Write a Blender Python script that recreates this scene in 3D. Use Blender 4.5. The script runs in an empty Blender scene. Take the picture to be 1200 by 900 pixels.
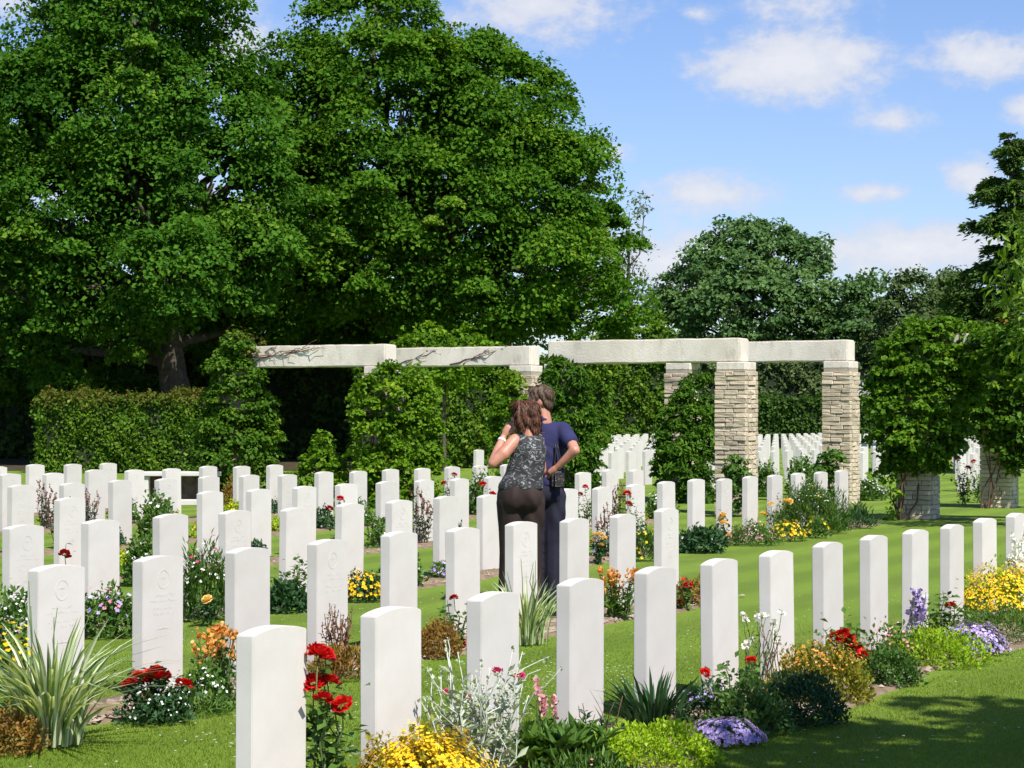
import bpy, bmesh, math, random
import numpy as np
from mathutils import Vector

R = math.radians
random.seed(11)
rng = np.random.default_rng(11)
sc = bpy.context.scene
col = sc.collection

# ------------------------------------------------------------------ camera
F = 2578.0            # focal length measured in pixels of the 1200 px wide photograph
CAMH = 1.60
cam_d = bpy.data.cameras.new('camera')
cam = bpy.data.objects.new('camera', cam_d)
col.objects.link(cam)
cam.location = (0, 0, CAMH)
cam.rotation_euler = (R(90.8), 0, 0)
cam_d.sensor_width = 36
cam_d.lens = 36 * F / 1200
cam_d.clip_end = 5000
sc.camera = cam

# ------------------------------------------------------------------ sun, sky, exposure
SUN_EL, SUN_AZ = 54.0, 151.0          # azimuth from +Y towards +X
sdir = Vector((math.sin(R(SUN_AZ)) * math.cos(R(SUN_EL)), math.cos(R(SUN_AZ)) * math.cos(R(SUN_EL)), math.sin(R(SUN_EL))))
sun_d = bpy.data.lights.new('sun', 'SUN')
sun_d.energy = 4.6
sun_d.angle = R(0.53)
sun_d.color = (1, 0.955, 0.88)
sun = bpy.data.objects.new('sun', sun_d)
sun.rotation_euler = (-sdir).to_track_quat('-Z', 'Y').to_euler()
sun.location = (20, -20, 40)
col.objects.link(sun)

world = bpy.data.worlds.new('World')
sc.world = world
world.use_nodes = True
wn, wl = world.node_tree.nodes, world.node_tree.links
wn.clear()
def wmath(op, a, b=None, c=None, clamp=False):
    n = wn.new('ShaderNodeMath'); n.operation = op; n.use_clamp = clamp
    for i, v in enumerate((a, b, c)):
        if v is None: continue
        if isinstance(v, (int, float)): n.inputs[i].default_value = v
        else: wl.new(v, n.inputs[i])
    return n.outputs[0]
sky = wn.new('ShaderNodeTexSky')
sky.sky_type = 'NISHITA'
sky.sun_disc = False
sky.sun_elevation = R(SUN_EL)
sky.sun_rotation = R(SUN_AZ)
sky.altitude = 1200
sky.air_density = 1.25
sky.dust_density = 0.15
sky.ozone_density = 3.0
tc = wn.new('ShaderNodeTexCoord')
sep = wn.new('ShaderNodeSeparateXYZ'); wl.new(tc.outputs['Generated'], sep.inputs[0])
az = wmath('ARCTAN2', sep.outputs[0], sep.outputs[1])
el = wmath('ARCSINE', sep.outputs[2])
cmb = wn.new('ShaderNodeCombineXYZ'); wl.new(az, cmb.inputs[0]); wl.new(wmath('MULTIPLY', el, 1.5), cmb.inputs[1])
def wnoise(scale, detail, rough, dist=0.0):
    n = wn.new('ShaderNodeTexNoise'); n.inputs['Scale'].default_value = scale; n.inputs['Detail'].default_value = detail
    n.inputs['Roughness'].default_value = rough; n.inputs['Distortion'].default_value = dist
    wl.new(cmb.outputs[0], n.inputs['Vector']); return n.outputs['Fac']
n1 = wnoise(46, 8, 0.6)
n2 = wnoise(130, 8, 0.65)
n3 = wnoise(7.0, 7, 0.55, 0.4)
# cumulus seen in the photograph (centre azimuth, elevation and half sizes, from pixels of the photograph)
CLOUDS = [(930, 80, 150, 58, 1.1), (880, 92, 70, 36, .9), (985, 78, 66, 40, .95), (930, 14, 92, 36, .5), (630, 8, 150, 66, .75), (1150, 80, 110, 40, .85), (1195, 138, 40, 30, .8),
          (1040, 148, 62, 26, .62), (830, 230, 95, 36, .85), (1022, 229, 74, 16, .65), (1135, 214, 50, 32, .75), (1060, 296, 210, 46, .9),
          (790, 305, 150, 60, .75), (270, 60, 90, 70, .7), (150, 240, 160, 60, .7), (20, 20, 60, 30, .6), (720, 180, 40, 16, .5), (820, 22, 26, 16, .45),
          (1420, 190, 150, 60, .9), (-260, 120, 180, 80, .9), (1300, -80, 120, 40, .8)]
dens = None
for cx, cy, rx, ry, st in CLOUDS:
    a = wmath('DIVIDE', wmath('SUBTRACT', az, (cx - 600) / F), rx / F)
    b = wmath('DIVIDE', wmath('SUBTRACT', el, (486 - cy) / F), ry / F)
    r = wmath('SQRT', wmath('ADD', wmath('MULTIPLY', a, a), wmath('MULTIPLY', b, b)))
    fld = wmath('MULTIPLY', wmath('SUBTRACT', 1.0, r), st)
    dens = fld if dens is None else wmath('MAXIMUM', dens, fld)
nz = wmath('ADD', wmath('MULTIPLY', wmath('SUBTRACT', n1, .5), 1.0), wmath('MULTIPLY', wmath('SUBTRACT', n2, .5), .62))
dens = wmath('ADD', dens, nz)
d1 = wn.new('ShaderNodeMapRange'); d1.interpolation_type = 'SMOOTHSTEP'; wl.new(dens, d1.inputs[0]); d1.inputs[1].default_value = 0.0; d1.inputs[2].default_value = 0.62; d1.inputs[4].default_value = 0.88
d2 = wn.new('ShaderNodeMapRange'); d2.interpolation_type = 'SMOOTHSTEP'; wl.new(n3, d2.inputs[0]); d2.inputs[1].default_value = 0.58; d2.inputs[2].default_value = 0.8; d2.inputs[4].default_value = 0.7
dd = wmath('MAXIMUM', d1.outputs[0], d2.outputs[0])
cc = wn.new('ShaderNodeMixRGB'); cc.inputs[1].default_value = (4.55, 4.85, 5.8, 1); cc.inputs[2].default_value = (6.1, 6.1, 6.35, 1)
cr = wn.new('ShaderNodeMapRange'); wl.new(dens, cr.inputs[0]); cr.inputs[1].default_value = 0.15; cr.inputs[2].default_value = 0.95
wl.new(cr.outputs[0], cc.inputs[0])
tint = wn.new('ShaderNodeMixRGB'); tint.blend_type = 'MULTIPLY'; tint.inputs[0].default_value = 1; tint.inputs[2].default_value = (0.76, 0.80, 1.02, 1)
wl.new(sky.outputs[0], tint.inputs[1])
mx = wn.new('ShaderNodeMixRGB'); wl.new(dd, mx.inputs[0]); wl.new(tint.outputs[0], mx.inputs[1]); wl.new(cc.outputs[0], mx.inputs[2])
bg = wn.new('ShaderNodeBackground'); bg.inputs[1].default_value = 0.088
wl.new(mx.outputs[0], bg.inputs[0])
wo = wn.new('ShaderNodeOutputWorld'); wl.new(bg.outputs[0], wo.inputs[0])

vs = sc.view_settings
vs.view_transform = 'Standard'; vs.look = 'None'; vs.gamma = 1; vs.use_curve_mapping = False
vs.exposure = 0.70
sc.render.engine = 'CYCLES'
sc.cycles.max_bounces = 5; sc.cycles.diffuse_bounces = 3; sc.cycles.glossy_bounces = 2; sc.cycles.transmission_bounces = 3
sc.cycles.use_adaptive_sampling = True; sc.cycles.adaptive_threshold = .02
sc.cycles.transparent_max_bounces = 4

# ------------------------------------------------------------------ grid of the cemetery
SU, CU = 0.4679, 0.8838               # rows run along U, rows follow each other along N
U = np.array((SU, CU)); N = np.array((-CU, SU))
ROWROT = math.atan2(CU, SU)
VPX = 1965.0
STEP = 0.9
def gp(p, t):                          # ground point from row distance p and position t along the row
    return p * N + t * U
def on_row(px, p):                     # ground point of a row where it shows at photo column px
    y = p * F / (CU * (VPX - px))
    return np.array(((px - 600) / F * y, y))
def W(px, py, z):                      # point at depth z
    return np.array(((px - 600) / F * z, z, CAMH + (486 - py) / F * z))
def pxof(x, y): return 600 + F * x / y

# ------------------------------------------------------------------ materials
MATS = {}
def nodes(name):
    m = bpy.data.materials.new(name); m.use_nodes = True
    nt = m.node_tree; nt.nodes.clear()
    return m, nt.nodes, nt.links
def tex_noise(n, l, scale, detail=5, rough=.55, coord='Object', vscale=None):
    t = n.new('ShaderNodeTexCoord'); x = n.new('ShaderNodeTexNoise')
    x.inputs['Scale'].default_value = scale; x.inputs['Detail'].default_value = detail; x.inputs['Roughness'].default_value = rough
    if vscale:
        mp = n.new('ShaderNodeMapping'); mp.inputs['Scale'].default_value = vscale; l.new(t.outputs[coord], mp.inputs[0]); l.new(mp.outputs[0], x.inputs['Vector'])
    else: l.new(t.outputs[coord], x.inputs['Vector'])
    return x.outputs['Fac']
def ramp(n, l, fac, stops):
    r = n.new('ShaderNodeValToRGB'); e = r.color_ramp.elements
    while len(e) < len(stops): e.new(0.5)
    for i, (p, c) in enumerate(stops): e[i].position = p; e[i].color = (*c, 1)
    l.new(fac, r.inputs[0]); return r.outputs[0]
def mixc(n, l, fac, a, b, mode='MIX'):
    m = n.new('ShaderNodeMixRGB'); m.blend_type = mode
    for i, v in enumerate((fac, a, b)):
        if hasattr(v, 'links') or hasattr(v, 'is_linked'): l.new(v, m.inputs[i])
        elif isinstance(v, (int, float)): m.inputs[i].default_value = v
        else: m.inputs[i].default_value = (*v, 1)
    return m.outputs[0]
def bump(n, l, h, strength, dist=0.01):
    b = n.new('ShaderNodeBump'); b.inputs['Strength'].default_value = strength; b.inputs['Distance'].default_value = dist
    l.new(h, b.inputs['Height']); return b.outputs[0]
def surface(name, c1, c2, scale=4, rough=.8, bstr=.3, bscale=60, spec=.3, coord='Object', bdist=.01, stains=None, rnd=0.0):
    if name in MATS: return MATS[name]
    m, n, l = nodes(name)
    f = tex_noise(n, l, scale, 6, .6, coord)
    c = ramp(n, l, f, [(.3, c1), (.7, c2)])
    if stains:
        s = tex_noise(n, l, stains[1], 5, .65, coord, (1, 1, .35))
        sm = n.new('ShaderNodeMapRange'); l.new(s, sm.inputs[0]); sm.inputs[1].default_value = .56; sm.inputs[2].default_value = .78; sm.inputs[4].default_value = stains[2]
        c = mixc(n, l, sm.outputs[0], c, stains[0])
    if rnd:
        oi = n.new('ShaderNodeObjectInfo')
        mr = n.new('ShaderNodeMapRange'); l.new(oi.outputs['Random'], mr.inputs[0]); mr.inputs[3].default_value = 1 - rnd; mr.inputs[4].default_value = 1
        hv = n.new('ShaderNodeHueSaturation'); l.new(mr.outputs[0], hv.inputs['Value']); l.new(c, hv.inputs['Color']); c = hv.outputs[0]
    p = n.new('ShaderNodeBsdfPrincipled'); l.new(c, p.inputs['Base Color']); p.inputs['Roughness'].default_value = rough
    p.inputs['Specular IOR Level'].default_value = spec
    if bstr: l.new(bump(n, l, tex_noise(n, l, bscale, 6, .65, coord), bstr, bdist), p.inputs['Normal'])
    o = n.new('ShaderNodeOutputMaterial'); l.new(p.outputs[0], o.inputs[0])
    MATS[name] = m; return m
def leafmat(name, dark, light, trans=.3, rough=.5, spec=.25, third=None):
    if name in MATS: return MATS[name]
    m, n, l = nodes(name)
    a = n.new('ShaderNodeAttribute'); a.attribute_name = 'v'
    c = ramp(n, l, a.outputs['Fac'], [(0, dark), (.8, light), (1, third or light)])
    p = n.new('ShaderNodeBsdfPrincipled'); l.new(c, p.inputs['Base Color']); p.inputs['Roughness'].default_value = rough; p.inputs['Specular IOR Level'].default_value = spec
    t = n.new('ShaderNodeBsdfTranslucent'); l.new(mixc(n, l, 1.0, c, (1.25, 1.2, .55), 'MULTIPLY'), t.inputs[0])
    x = n.new('ShaderNodeMixShader'); x.inputs[0].default_value = trans; l.new(p.outputs[0], x.inputs[1]); l.new(t.outputs[0], x.inputs[2])
    o = n.new('ShaderNodeOutputMaterial'); l.new(x.outputs[0], o.inputs[0])
    MATS[name] = m; return m

M_stone = surface('portland_stone', (.585, .55, .51), (.655, .622, .585), 4, .85, .07, 120, .15, stains=((.48, .455, .40), 5, .55), rnd=.12)
M_engr = surface('cut_lettering', (.53, .50, .46), (.59, .56, .52), 30, .9, 0)
M_beam = surface('cast_stone_beam', (.60, .535, .445), (.76, .695, .60), 1.6, .9, .6, 30, .2, stains=((.30, .27, .22), 4, .75))
M_wall = surface('pillar_limestone', (.54, .435, .305), (.76, .655, .50), 3.5, .9, .8, 45, .2, rnd=.34, stains=((.36, .30, .21), 9, .6))
M_mortar = surface('mortar', (.30, .25, .19), (.42, .36, .28), 9, .95, .4, 60)
M_soil = surface('bed_soil', (.14, .10, .062), (.27, .205, .14), 9, .95, .9, 70, .1)
M_chip = surface('mulch_chip', (.22, .16, .11), (.45, .37, .29), 3, .95, 0, rnd=.2)
M_bark = surface('bark', (.05, .042, .032), (.13, .11, .085), 6, .95, .9, 18, .1, bdist=.03)
M_vine = surface('bare_vine', (.10, .05, .035), (.20, .10, .06), 9, .9, .3, 50)
M_stem = surface('green_stem', (.07, .12, .03), (.13, .19, .06), 9, .7, 0)
M_dstem = surface('brown_stem', (.09, .05, .03), (.16, .09, .06), 9, .8, 0)
M_sstem = surface('silver_stem', (.45, .48, .40), (.60, .62, .54), 9, .8, 0)
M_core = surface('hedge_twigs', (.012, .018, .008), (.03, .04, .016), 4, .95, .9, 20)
M_roof = surface('slate_roof', (.20, .20, .22), (.30, .30, .32), 5, .7, .4, 20)
M_render = surface('house_render', (.5, .47, .42), (.6, .56, .5), 3, .9, .2, 30)
M_glass = surface('window_glass', (.03, .035, .04), (.05, .055, .06), 3, .1, 0, spec=.6)

# lawn: mown turf with long soft tonal drift
def lawn_mat():
    m, n, l = nodes('mown_lawn')
    a = tex_noise(n, l, .35, 5, .6); b = tex_noise(n, l, 6, 6, .7); c3 = tex_noise(n, l, 120, 3, .7)
    c = ramp(n, l, a, [(.28, (.125, .21, .024)), (.5, (.178, .265, .032)), (.72, (.24, .31, .055))])
    c = mixc(n, l, .55, c, ramp(n, l, b, [(.3, (.105, .195, .016)), (.7, (.205, .295, .038))]))
    c = mixc(n, l, .4, c, ramp(n, l, c3, [(.3, (.085, .16, .012)), (.7, (.22, .31, .045))]))
    tcx = n.new('ShaderNodeTexCoord'); dt = n.new('ShaderNodeVectorMath'); dt.operation = 'DOT_PRODUCT'; l.new(tcx.outputs['Object'], dt.inputs[0]); dt.inputs[1].default_value = (-CU, SU, 0)
    ms = n.new('ShaderNodeMath'); ms.operation = 'MULTIPLY_ADD'; l.new(dt.outputs['Value'], ms.inputs[0]); ms.inputs[1].default_value = 6.2; 
    wob = n.new('ShaderNodeMath'); wob.operation = 'MULTIPLY'; l.new(a, wob.inputs[0]); wob.inputs[1].default_value = 3.0; l.new(wob.outputs[0], ms.inputs[2])
    sn = n.new('ShaderNodeMath'); sn.operation = 'SINE'; l.new(ms.outputs[0], sn.inputs[0])
    mr = n.new('ShaderNodeMapRange'); l.new(sn.outputs[0], mr.inputs[0]); mr.inputs[1].default_value = -.6; mr.inputs[2].default_value = .6; mr.inputs[3].default_value = .84; mr.inputs[4].default_value = 1.04
    hv = n.new('ShaderNodeHueSaturation'); l.new(mr.outputs[0], hv.inputs['Value']); l.new(c, hv.inputs['Color']); c = hv.outputs[0]
    dry = n.new('ShaderNodeMapRange'); l.new(tex_noise(n, l, 1.3, 6, .7), dry.inputs[0]); dry.inputs[1].default_value = .56; dry.inputs[2].default_value = .75; dry.inputs[4].default_value = .5
    c = mixc(n, l, dry.outputs[0], c, (.25, .27, .075))
    p = n.new('ShaderNodeBsdfPrincipled'); l.new(c, p.inputs['Base Color']); p.inputs['Roughness'].default_value = .85; p.inputs['Specular IOR Level'].default_value = .15
    l.new(bump(n, l, c3, .8, .02), p.inputs['Normal'])
    o = n.new('ShaderNodeOutputMaterial'); l.new(p.outputs[0], o.inputs[0]); return m
M_lawn = lawn_mat()
M_blade = leafmat('grass_blade', (.12, .20, .020), (.215, .30, .038), .35, .7, .06, (.30, .35, .07))

G_mapleA = leafmat('leaf_sycamore', (.026, .088, .010), (.085, .205, .018), .38, .7, .05, (.145, .255, .026))
G_mapleB = leafmat('leaf_maple', (.030, .095, .009), (.100, .222, .016), .38, .7, .05, (.18, .275, .024))
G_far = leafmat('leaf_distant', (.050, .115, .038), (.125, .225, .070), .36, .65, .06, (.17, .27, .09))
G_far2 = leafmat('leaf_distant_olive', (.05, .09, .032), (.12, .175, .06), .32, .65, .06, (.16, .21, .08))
G_con = leafmat('conifer_needles', (.032, .075, .018), (.095, .175, .036), .28, .6, .08, (.15, .23, .045))
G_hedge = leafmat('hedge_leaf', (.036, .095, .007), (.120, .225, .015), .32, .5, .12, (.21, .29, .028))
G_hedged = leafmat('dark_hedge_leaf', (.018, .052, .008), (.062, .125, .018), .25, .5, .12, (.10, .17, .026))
G_red = leafmat('red_tip_leaf', (.05, .075, .010), (.125, .135, .018), .3, .55, .12, (.22, .11, .03))
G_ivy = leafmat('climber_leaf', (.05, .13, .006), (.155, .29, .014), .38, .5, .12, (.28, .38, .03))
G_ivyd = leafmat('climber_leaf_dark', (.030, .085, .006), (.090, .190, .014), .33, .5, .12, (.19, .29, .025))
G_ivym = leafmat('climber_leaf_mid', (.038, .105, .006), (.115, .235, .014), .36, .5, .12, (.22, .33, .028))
G_yew = leafmat('feathery_leaf', (.030, .090, .008), (.085, .185, .016), .3, .6, .08, (.13, .24, .025))
G_bright = leafmat('bright_leaf', (.06, .14, .010), (.19, .32, .02), .4, .45, .3, (.30, .42, .04))
G_willow = leafmat('willow_leaf', (.07, .11, .04), (.14, .19, .08), .3, .6, .2)
G_green = leafmat('bedding_leaf', (.035, .095, .012), (.10, .20, .030), .3, .45, .3, (.15, .25, .04))
G_dark = leafmat('dark_bedding_leaf', (.012, .045, .014), (.040, .105, .030), .2, .5, .3, (.07, .15, .05))
G_lime = leafmat('lime_bedding_leaf', (.16, .29, .008), (.36, .52, .018), .35, .5, .25, (.46, .58, .05))
G_olive = leafmat('golden_bedding_leaf', (.10, .11, .010), (.27, .25, .018), .3, .5, .25, (.48, .36, .03))
G_rust = leafmat('rust_bedding_leaf', (.16, .09, .02), (.34, .19, .04), .3, .55, .2, (.16, .24, .04))
G_grey = leafmat('silver_bedding_leaf', (.20, .26, .15), (.42, .48, .33), .25, .7, .15, (.60, .64, .50))
G_blade = leafmat('iris_green', (.10, .19, .06), (.24, .34, .12), .35, .45, .3, (.60, .66, .40))
G_cream = leafmat('iris_cream_edge', (.52, .58, .30), (.74, .76, .52), .35, .45, .3)
P_red = leafmat('petal_red', (.36, .004, .006), (.62, .012, .012), .2, .45, .25, (.75, .03, .02))
P_yel = leafmat('petal_yellow', (.70, .42, .01), (.85, .62, .02), .25, .55, .2, (.9, .72, .08))
P_peach = leafmat('petal_peach', (.80, .50, .16), (.88, .66, .26), .25, .5, .2)
P_lil = leafmat('petal_lilac', (.34, .24, .56), (.52, .42, .76), .25, .6, .2, (.68, .60, .86))
P_pink = leafmat('petal_pink', (.60, .16, .26), (.76, .36, .42), .25, .6, .2, (.85, .6, .62))
P_mag = leafmat('petal_magenta', (.50, .02, .16), (.68, .06, .24), .25, .6, .2)
P_wht = leafmat('petal_white', (.74, .74, .72), (.86, .86, .84), .25, .6, .2)
P_org = leafmat('petal_orange', (.62, .20, .03), (.78, .36, .08), .25, .6, .2, (.8, .5, .2))
P_brn = leafmat('seed_head', (.14, .05, .04), (.26, .12, .10), .1, .8, .1)

# ------------------------------------------------------------------ object helpers
def link(o, parent=None):
    col.objects.link(o)
    if parent: o.parent = parent
    return o
def ob(name, mesh, mat=None, parent=None, loc=None):
    o = bpy.data.objects.new(name, mesh)
    if mat and mesh and not mesh.materials: mesh.materials.append(mat)
    if loc is not None: o.location = loc
    return link(o, parent)
def tag(o, label, cat, group=None):
    o['label'] = label; o['category'] = cat
    if group: o['group'] = group
    return o
def thing(name, label, cat, loc=(0, 0, 0), rz=0, group=None):
    o = bpy.data.objects.new(name, None); o.location = loc; o.rotation_euler = (0, 0, rz); o.empty_display_size = .1
    link(o); return tag(o, label, cat, group)
def kind(o, k): o['kind'] = k; return o
def copy_tree(o, parent=None):
    c = o.copy(); col.objects.link(c); c.parent = parent
    for ch in list(o.children): copy_tree(ch, c)
    return c
def mesh_tris(name, verts, tris, v=None, smooth=False):
    me = bpy.data.meshes.new(name)
    verts = np.ascontiguousarray(verts, np.float32).reshape(-1, 3); tris = np.ascontiguousarray(tris, np.int32).reshape(-1, 3)
    me.vertices.add(len(verts)); me.vertices.foreach_set('co', verts.ravel())
    me.loops.add(tris.size); me.loops.foreach_set('vertex_index', tris.ravel())
    me.polygons.add(len(tris)); me.polygons.foreach_set('loop_start', np.arange(0, tris.size, 3, dtype=np.int32))
    me.polygons.foreach_set('loop_total', np.full(len(tris), 3, np.int32))
    if v is not None:
        at = me.attributes.new('v', 'FLOAT', 'FACE'); at.data.foreach_set('value', np.ascontiguousarray(v, np.float32))
    if smooth: me.polygons.foreach_set('use_smooth', np.ones(len(tris), bool))
    me.update(); me.validate(); return me
def mesh_py(name, verts, faces, smooth=False):
    me = bpy.data.meshes.new(name); me.from_pydata([tuple(map(float, q)) for q in verts], [], faces)
    if smooth: me.polygons.foreach_set('use_smooth', np.ones(len(me.polygons), bool))
    me.update(); return me
def norm(a): return a / np.maximum(np.linalg.norm(a, axis=-1, keepdims=True), 1e-9)
def rand_dir(n):
    return norm(rng.normal(size=(n, 3)))
class Leaves:
    """collects leaf or petal cards (two folded triangles each)"""
    def __init__(s): s.V = []; s.v = []
    def add(s, pos, axis, nrm, L, Wd, v, fold=.12):
        n = len(pos); axis = norm(axis); side = norm(np.cross(axis, nrm)); nn = np.cross(side, axis)
        L = np.broadcast_to(L, (n,))[:, None]; Wd = np.broadcast_to(Wd, (n,))[:, None]
        mid = pos + axis * L * .48
        q = np.stack([pos, mid + side * Wd * .5 + nn * L * fold, pos + axis * L, mid - side * Wd * .5 + nn * L * fold], 1)
        s.V.append(q); s.v.append(np.clip(np.broadcast_to(v, (n,)), 0, 1))
    def mesh(s, name):
        q = np.concatenate(s.V); v = np.concatenate(s.v); n = len(q)
        b = np.arange(n)[:, None] * 4
        t = np.concatenate([b + [0, 1, 2], b + [0, 2, 3]], 1).reshape(-1, 3)
        return mesh_tris(name, q, t, np.repeat(v, 2))
class Petals(Leaves):
    """rounded petals: six corners, four triangles each"""
    def add(s, pos, axis, nrm, L, Wd, v, fold=.12):
        n = len(pos); axis = norm(axis); side = norm(np.cross(axis, nrm)); nn = np.cross(side, axis)
        L = np.broadcast_to(L, (n,))[:, None]; Wd = np.broadcast_to(Wd, (n,))[:, None]
        a1 = pos + axis * L * .38; a2 = pos + axis * L * .80
        q = np.stack([pos, a1 + side * Wd * .46 + nn * L * fold, a2 + side * Wd * .40 + nn * L * fold * .8, pos + axis * L, a2 - side * Wd * .40 + nn * L * fold * .8, a1 - side * Wd * .46 + nn * L * fold], 1)
        s.V.append(q); s.v.append(np.clip(np.broadcast_to(v, (n,)), 0, 1))
    def mesh(s, name):
        q = np.concatenate(s.V); v = np.concatenate(s.v); n = len(q); b = np.arange(n)[:, None] * 6
        t = np.concatenate([b + [0, 1, 2], b + [0, 2, 3], b + [0, 3, 4], b + [0, 4, 5]], 1).reshape(-1, 3)
        return mesh_tris(name, q, t, np.repeat(v, 4))
class Tubes:
    def __init__(s, sides=5): s.V = []; s.T = []; s.n = 0; s.k = sides
    def add(s, pts, rad):
        pts = np.asarray(pts, float); rad = np.broadcast_to(rad, (len(pts),)); k = s.k
        d = np.gradient(pts, axis=0); d = norm(d)
        ref = np.array((1., 0, 0)) if abs(d[0, 0]) < .8 else np.array((0, 1., 0))
        a = norm(np.cross(d, ref)); b = np.cross(d, a)
        th = np.linspace(0, 2 * np.pi, k, endpoint=False)
        ring = pts[:, None] + rad[:, None, None] * (a[:, None] * np.cos(th)[None, :, None] + b[:, None] * np.sin(th)[None, :, None])
        s.V.append(ring.reshape(-1, 3)); m = len(pts)
        for i in range(m - 1):
            for j in range(k):
                p0 = s.n + i * k + j; p1 = s.n + i * k + (j + 1) % k
                s.T.append((p0, p1, p1 + k)); s.T.append((p0, p1 + k, p0 + k))
        e = s.n + (m - 1) * k
        for j in range(1, k - 1): s.T.append((e, e + j, e + j + 1))
        s.n += m * k
    def mesh(s, name, smooth=True): return mesh_tris(name, np.concatenate(s.V), np.array(s.T), None, smooth)
def curve(a, b, n=5, wob=.05, sag=0.):
    a = np.asarray(a, float); b = np.asarray(b, float); t = np.linspace(0, 1, n)[:, None]
    p = a + (b - a) * t; p[1:-1] += rng.normal(size=(n - 2, 3)) * wob * np.linalg.norm(b - a)
    p[:, 2] += sag * 4 * (t * (1 - t))[:, 0]
    return p
def bm_box(bm, c, s, rot=0.0):
    g = bmesh.ops.create_cube(bm, size=1)
    ca, sa = math.cos(rot), math.sin(rot)
    for v in g['verts']:
        x, y, z = v.co.x * s[0], v.co.y * s[1], v.co.z * s[2]
        v.co = (c[0] + x * ca - y * sa, c[1] + x * sa + y * ca, c[2] + z)
def bm_mesh(bm, name, bev=0, seg=1):
    if bev: bmesh.ops.bevel(bm, geom=list(bm.edges), offset=bev, segments=seg, affect='EDGES', profile=.5)
    me = bpy.data.meshes.new(name); bm.to_mesh(me); bm.free(); return me
def box_mesh(name, c, s, bev=.004, seg=1, rot=0):
    bm = bmesh.new(); bm_box(bm, c, s, rot); return bm_mesh(bm, name, bev, seg)

# ------------------------------------------------------------------ ground
g = ob('lawn', mesh_py('lawn', [(-1500, -200, 0), (1500, -200, 0), (1500, 2500, 0), (-1500, 2500, 0)], [(0, 1, 2, 3)]), M_lawn)
kind(g, 'structure')

wf = ob('woodland_floor_shade', mesh_py('woodland_floor_shade', [(-40, 62.6, .004), (-4.6, 62.6, .004), (-4.6, 95, .004), (-40, 95, .004)], [(0, 1, 2, 3)]), surface('floor_shade_brown', (.035, .028, .016), (.075, .06, .032), 2, .95, .6, 25, .1))  # floor coloured dark to stand in for deep shade under the trees
kind(wf, 'structure')
# ------------------------------------------------------------------ rows of headstones
HS = .79
ROWS = [  # name, p, list of positions along the row (units of STEP)
    ('front', 4.79, [7.85 + i for i in range(14)]),
    ('second', 7.72, [10.37 + i for i in range(10)]),
    ('third', 10.78, [14.07 + i * .999 for i in range(21)]),
    ('fourth', 13.8, [18.76] + [21.34 + i * 1.003 for i in range(13)]),
    ('fifth', 16.9, [22.0 + i * 1.022 for i in range(14)]),
    ('sixth', 20.1, [25.92 + i * 1.017 for i in range(8)]),
    ('seventh', 23.4, [29.82 + i * 1.033 for i in range(4)]),
]
BEDW = .78
def stone_mesh():
    w, d, h, rise = .38, .076, HS, .023
    prof = [(-w / 2, -.12), (w / 2, -.12)]
    n = 12
    for i in range(n + 1):
        x = w / 2 - w * i / n
        prof.append((x, h - rise * (2 * x / w) ** 2))
    bm = bmesh.new()
    fr = [bm.verts.new((x, -d / 2, z)) for x, z in prof]; bk = [bm.verts.new((x, d / 2, z)) for x, z in prof]
    bm.faces.new(fr); bm.faces.new(bk[::-1])
    for i in range(len(prof)):
        j = (i + 1) % len(prof); bm.faces.new((fr[j], fr[i], bk[i], bk[j]))
    bmesh.ops.recalc_face_normals(bm, faces=bm.faces)
    bmesh.ops.bevel(bm, geom=[e for e in bm.edges if len(e.link_faces) == 2 and e.calc_face_angle(0) > .5], offset=.0035, segments=2, affect='EDGES')
    return bm_mesh(bm, 'headstone')
ST = stone_mesh()
def engraving_mesh(seed):
    r = random.Random(seed); bm = bmesh.new(); y = -.0385
    def stroke(x, z, w, h, a=0):
        g = bmesh.ops.create_cube(bm, size=1)
        for v in g['verts']:
            px, pz = v.co.x * w, v.co.z * h
            v.co = (x + px * math.cos(a) - pz * math.sin(a), y + v.co.y * .0016, z + px * math.sin(a) + pz * math.cos(a))
    n = 16                                     # round badge with a small cross within
    for i in range(n):
        a = 2 * math.pi * i / n; stroke(.052 * math.cos(a), .655 + .052 * math.sin(a), .003, .0205, a)
    stroke(0, .655, .004, .06); stroke(0, .665, .04, .004)
    for z, k in ((.565, 9), (.535, 14), (.49, 12), (.46, 10)):          # worn lettering, no longer legible
        for i in range(k):
            x = (i - (k - 1) / 2) * .019
            stroke(x + r.uniform(-.002, .002), z + r.uniform(-.003, .003), .0025, r.uniform(.009, .016), r.uniform(-.5, .5))
            if r.random() < .6: stroke(x + .004, z + r.uniform(-.006, .006), .0085, .0022, r.uniform(-.2, .2))
    stroke(0, .34, .006, .17); stroke(0, .375, .10, .006)
    return bm_mesh(bm, 'engraving')
ENG = [engraving_mesh(i) for i in range(3)]
ORD = ['first', 'second', 'third', 'fourth', 'fifth', 'sixth', 'seventh', 'eighth', 'ninth', 'tenth', 'eleventh', 'twelfth', 'thirteenth', 'fourteenth',
       'fifteenth', 'sixteenth', 'seventeenth', 'eighteenth', 'nineteenth', 'twentieth', 'twenty-first', 'twenty-second', 'twenty-third']
def headstone(p, t, label, group, eng=None, tilt=True):
    x, y = gp(p, t)
    o = ob('headstone', ST, M_stone, loc=(x, y, 0)); r = rng.normal(size=4)
    o.rotation_euler = (r[0] * .006, r[1] * .006, ROWROT + r[2] * .012)
    s = 1 + (r[3] * .008 if tilt else 0); o.scale = (1, 1, s)
    tag(o, label, 'headstone', group)
    if eng is not None: kind(ob('engraving', ENG[eng % 3], M_engr, o), 'stuff')
    return o
STONES = {}
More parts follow.
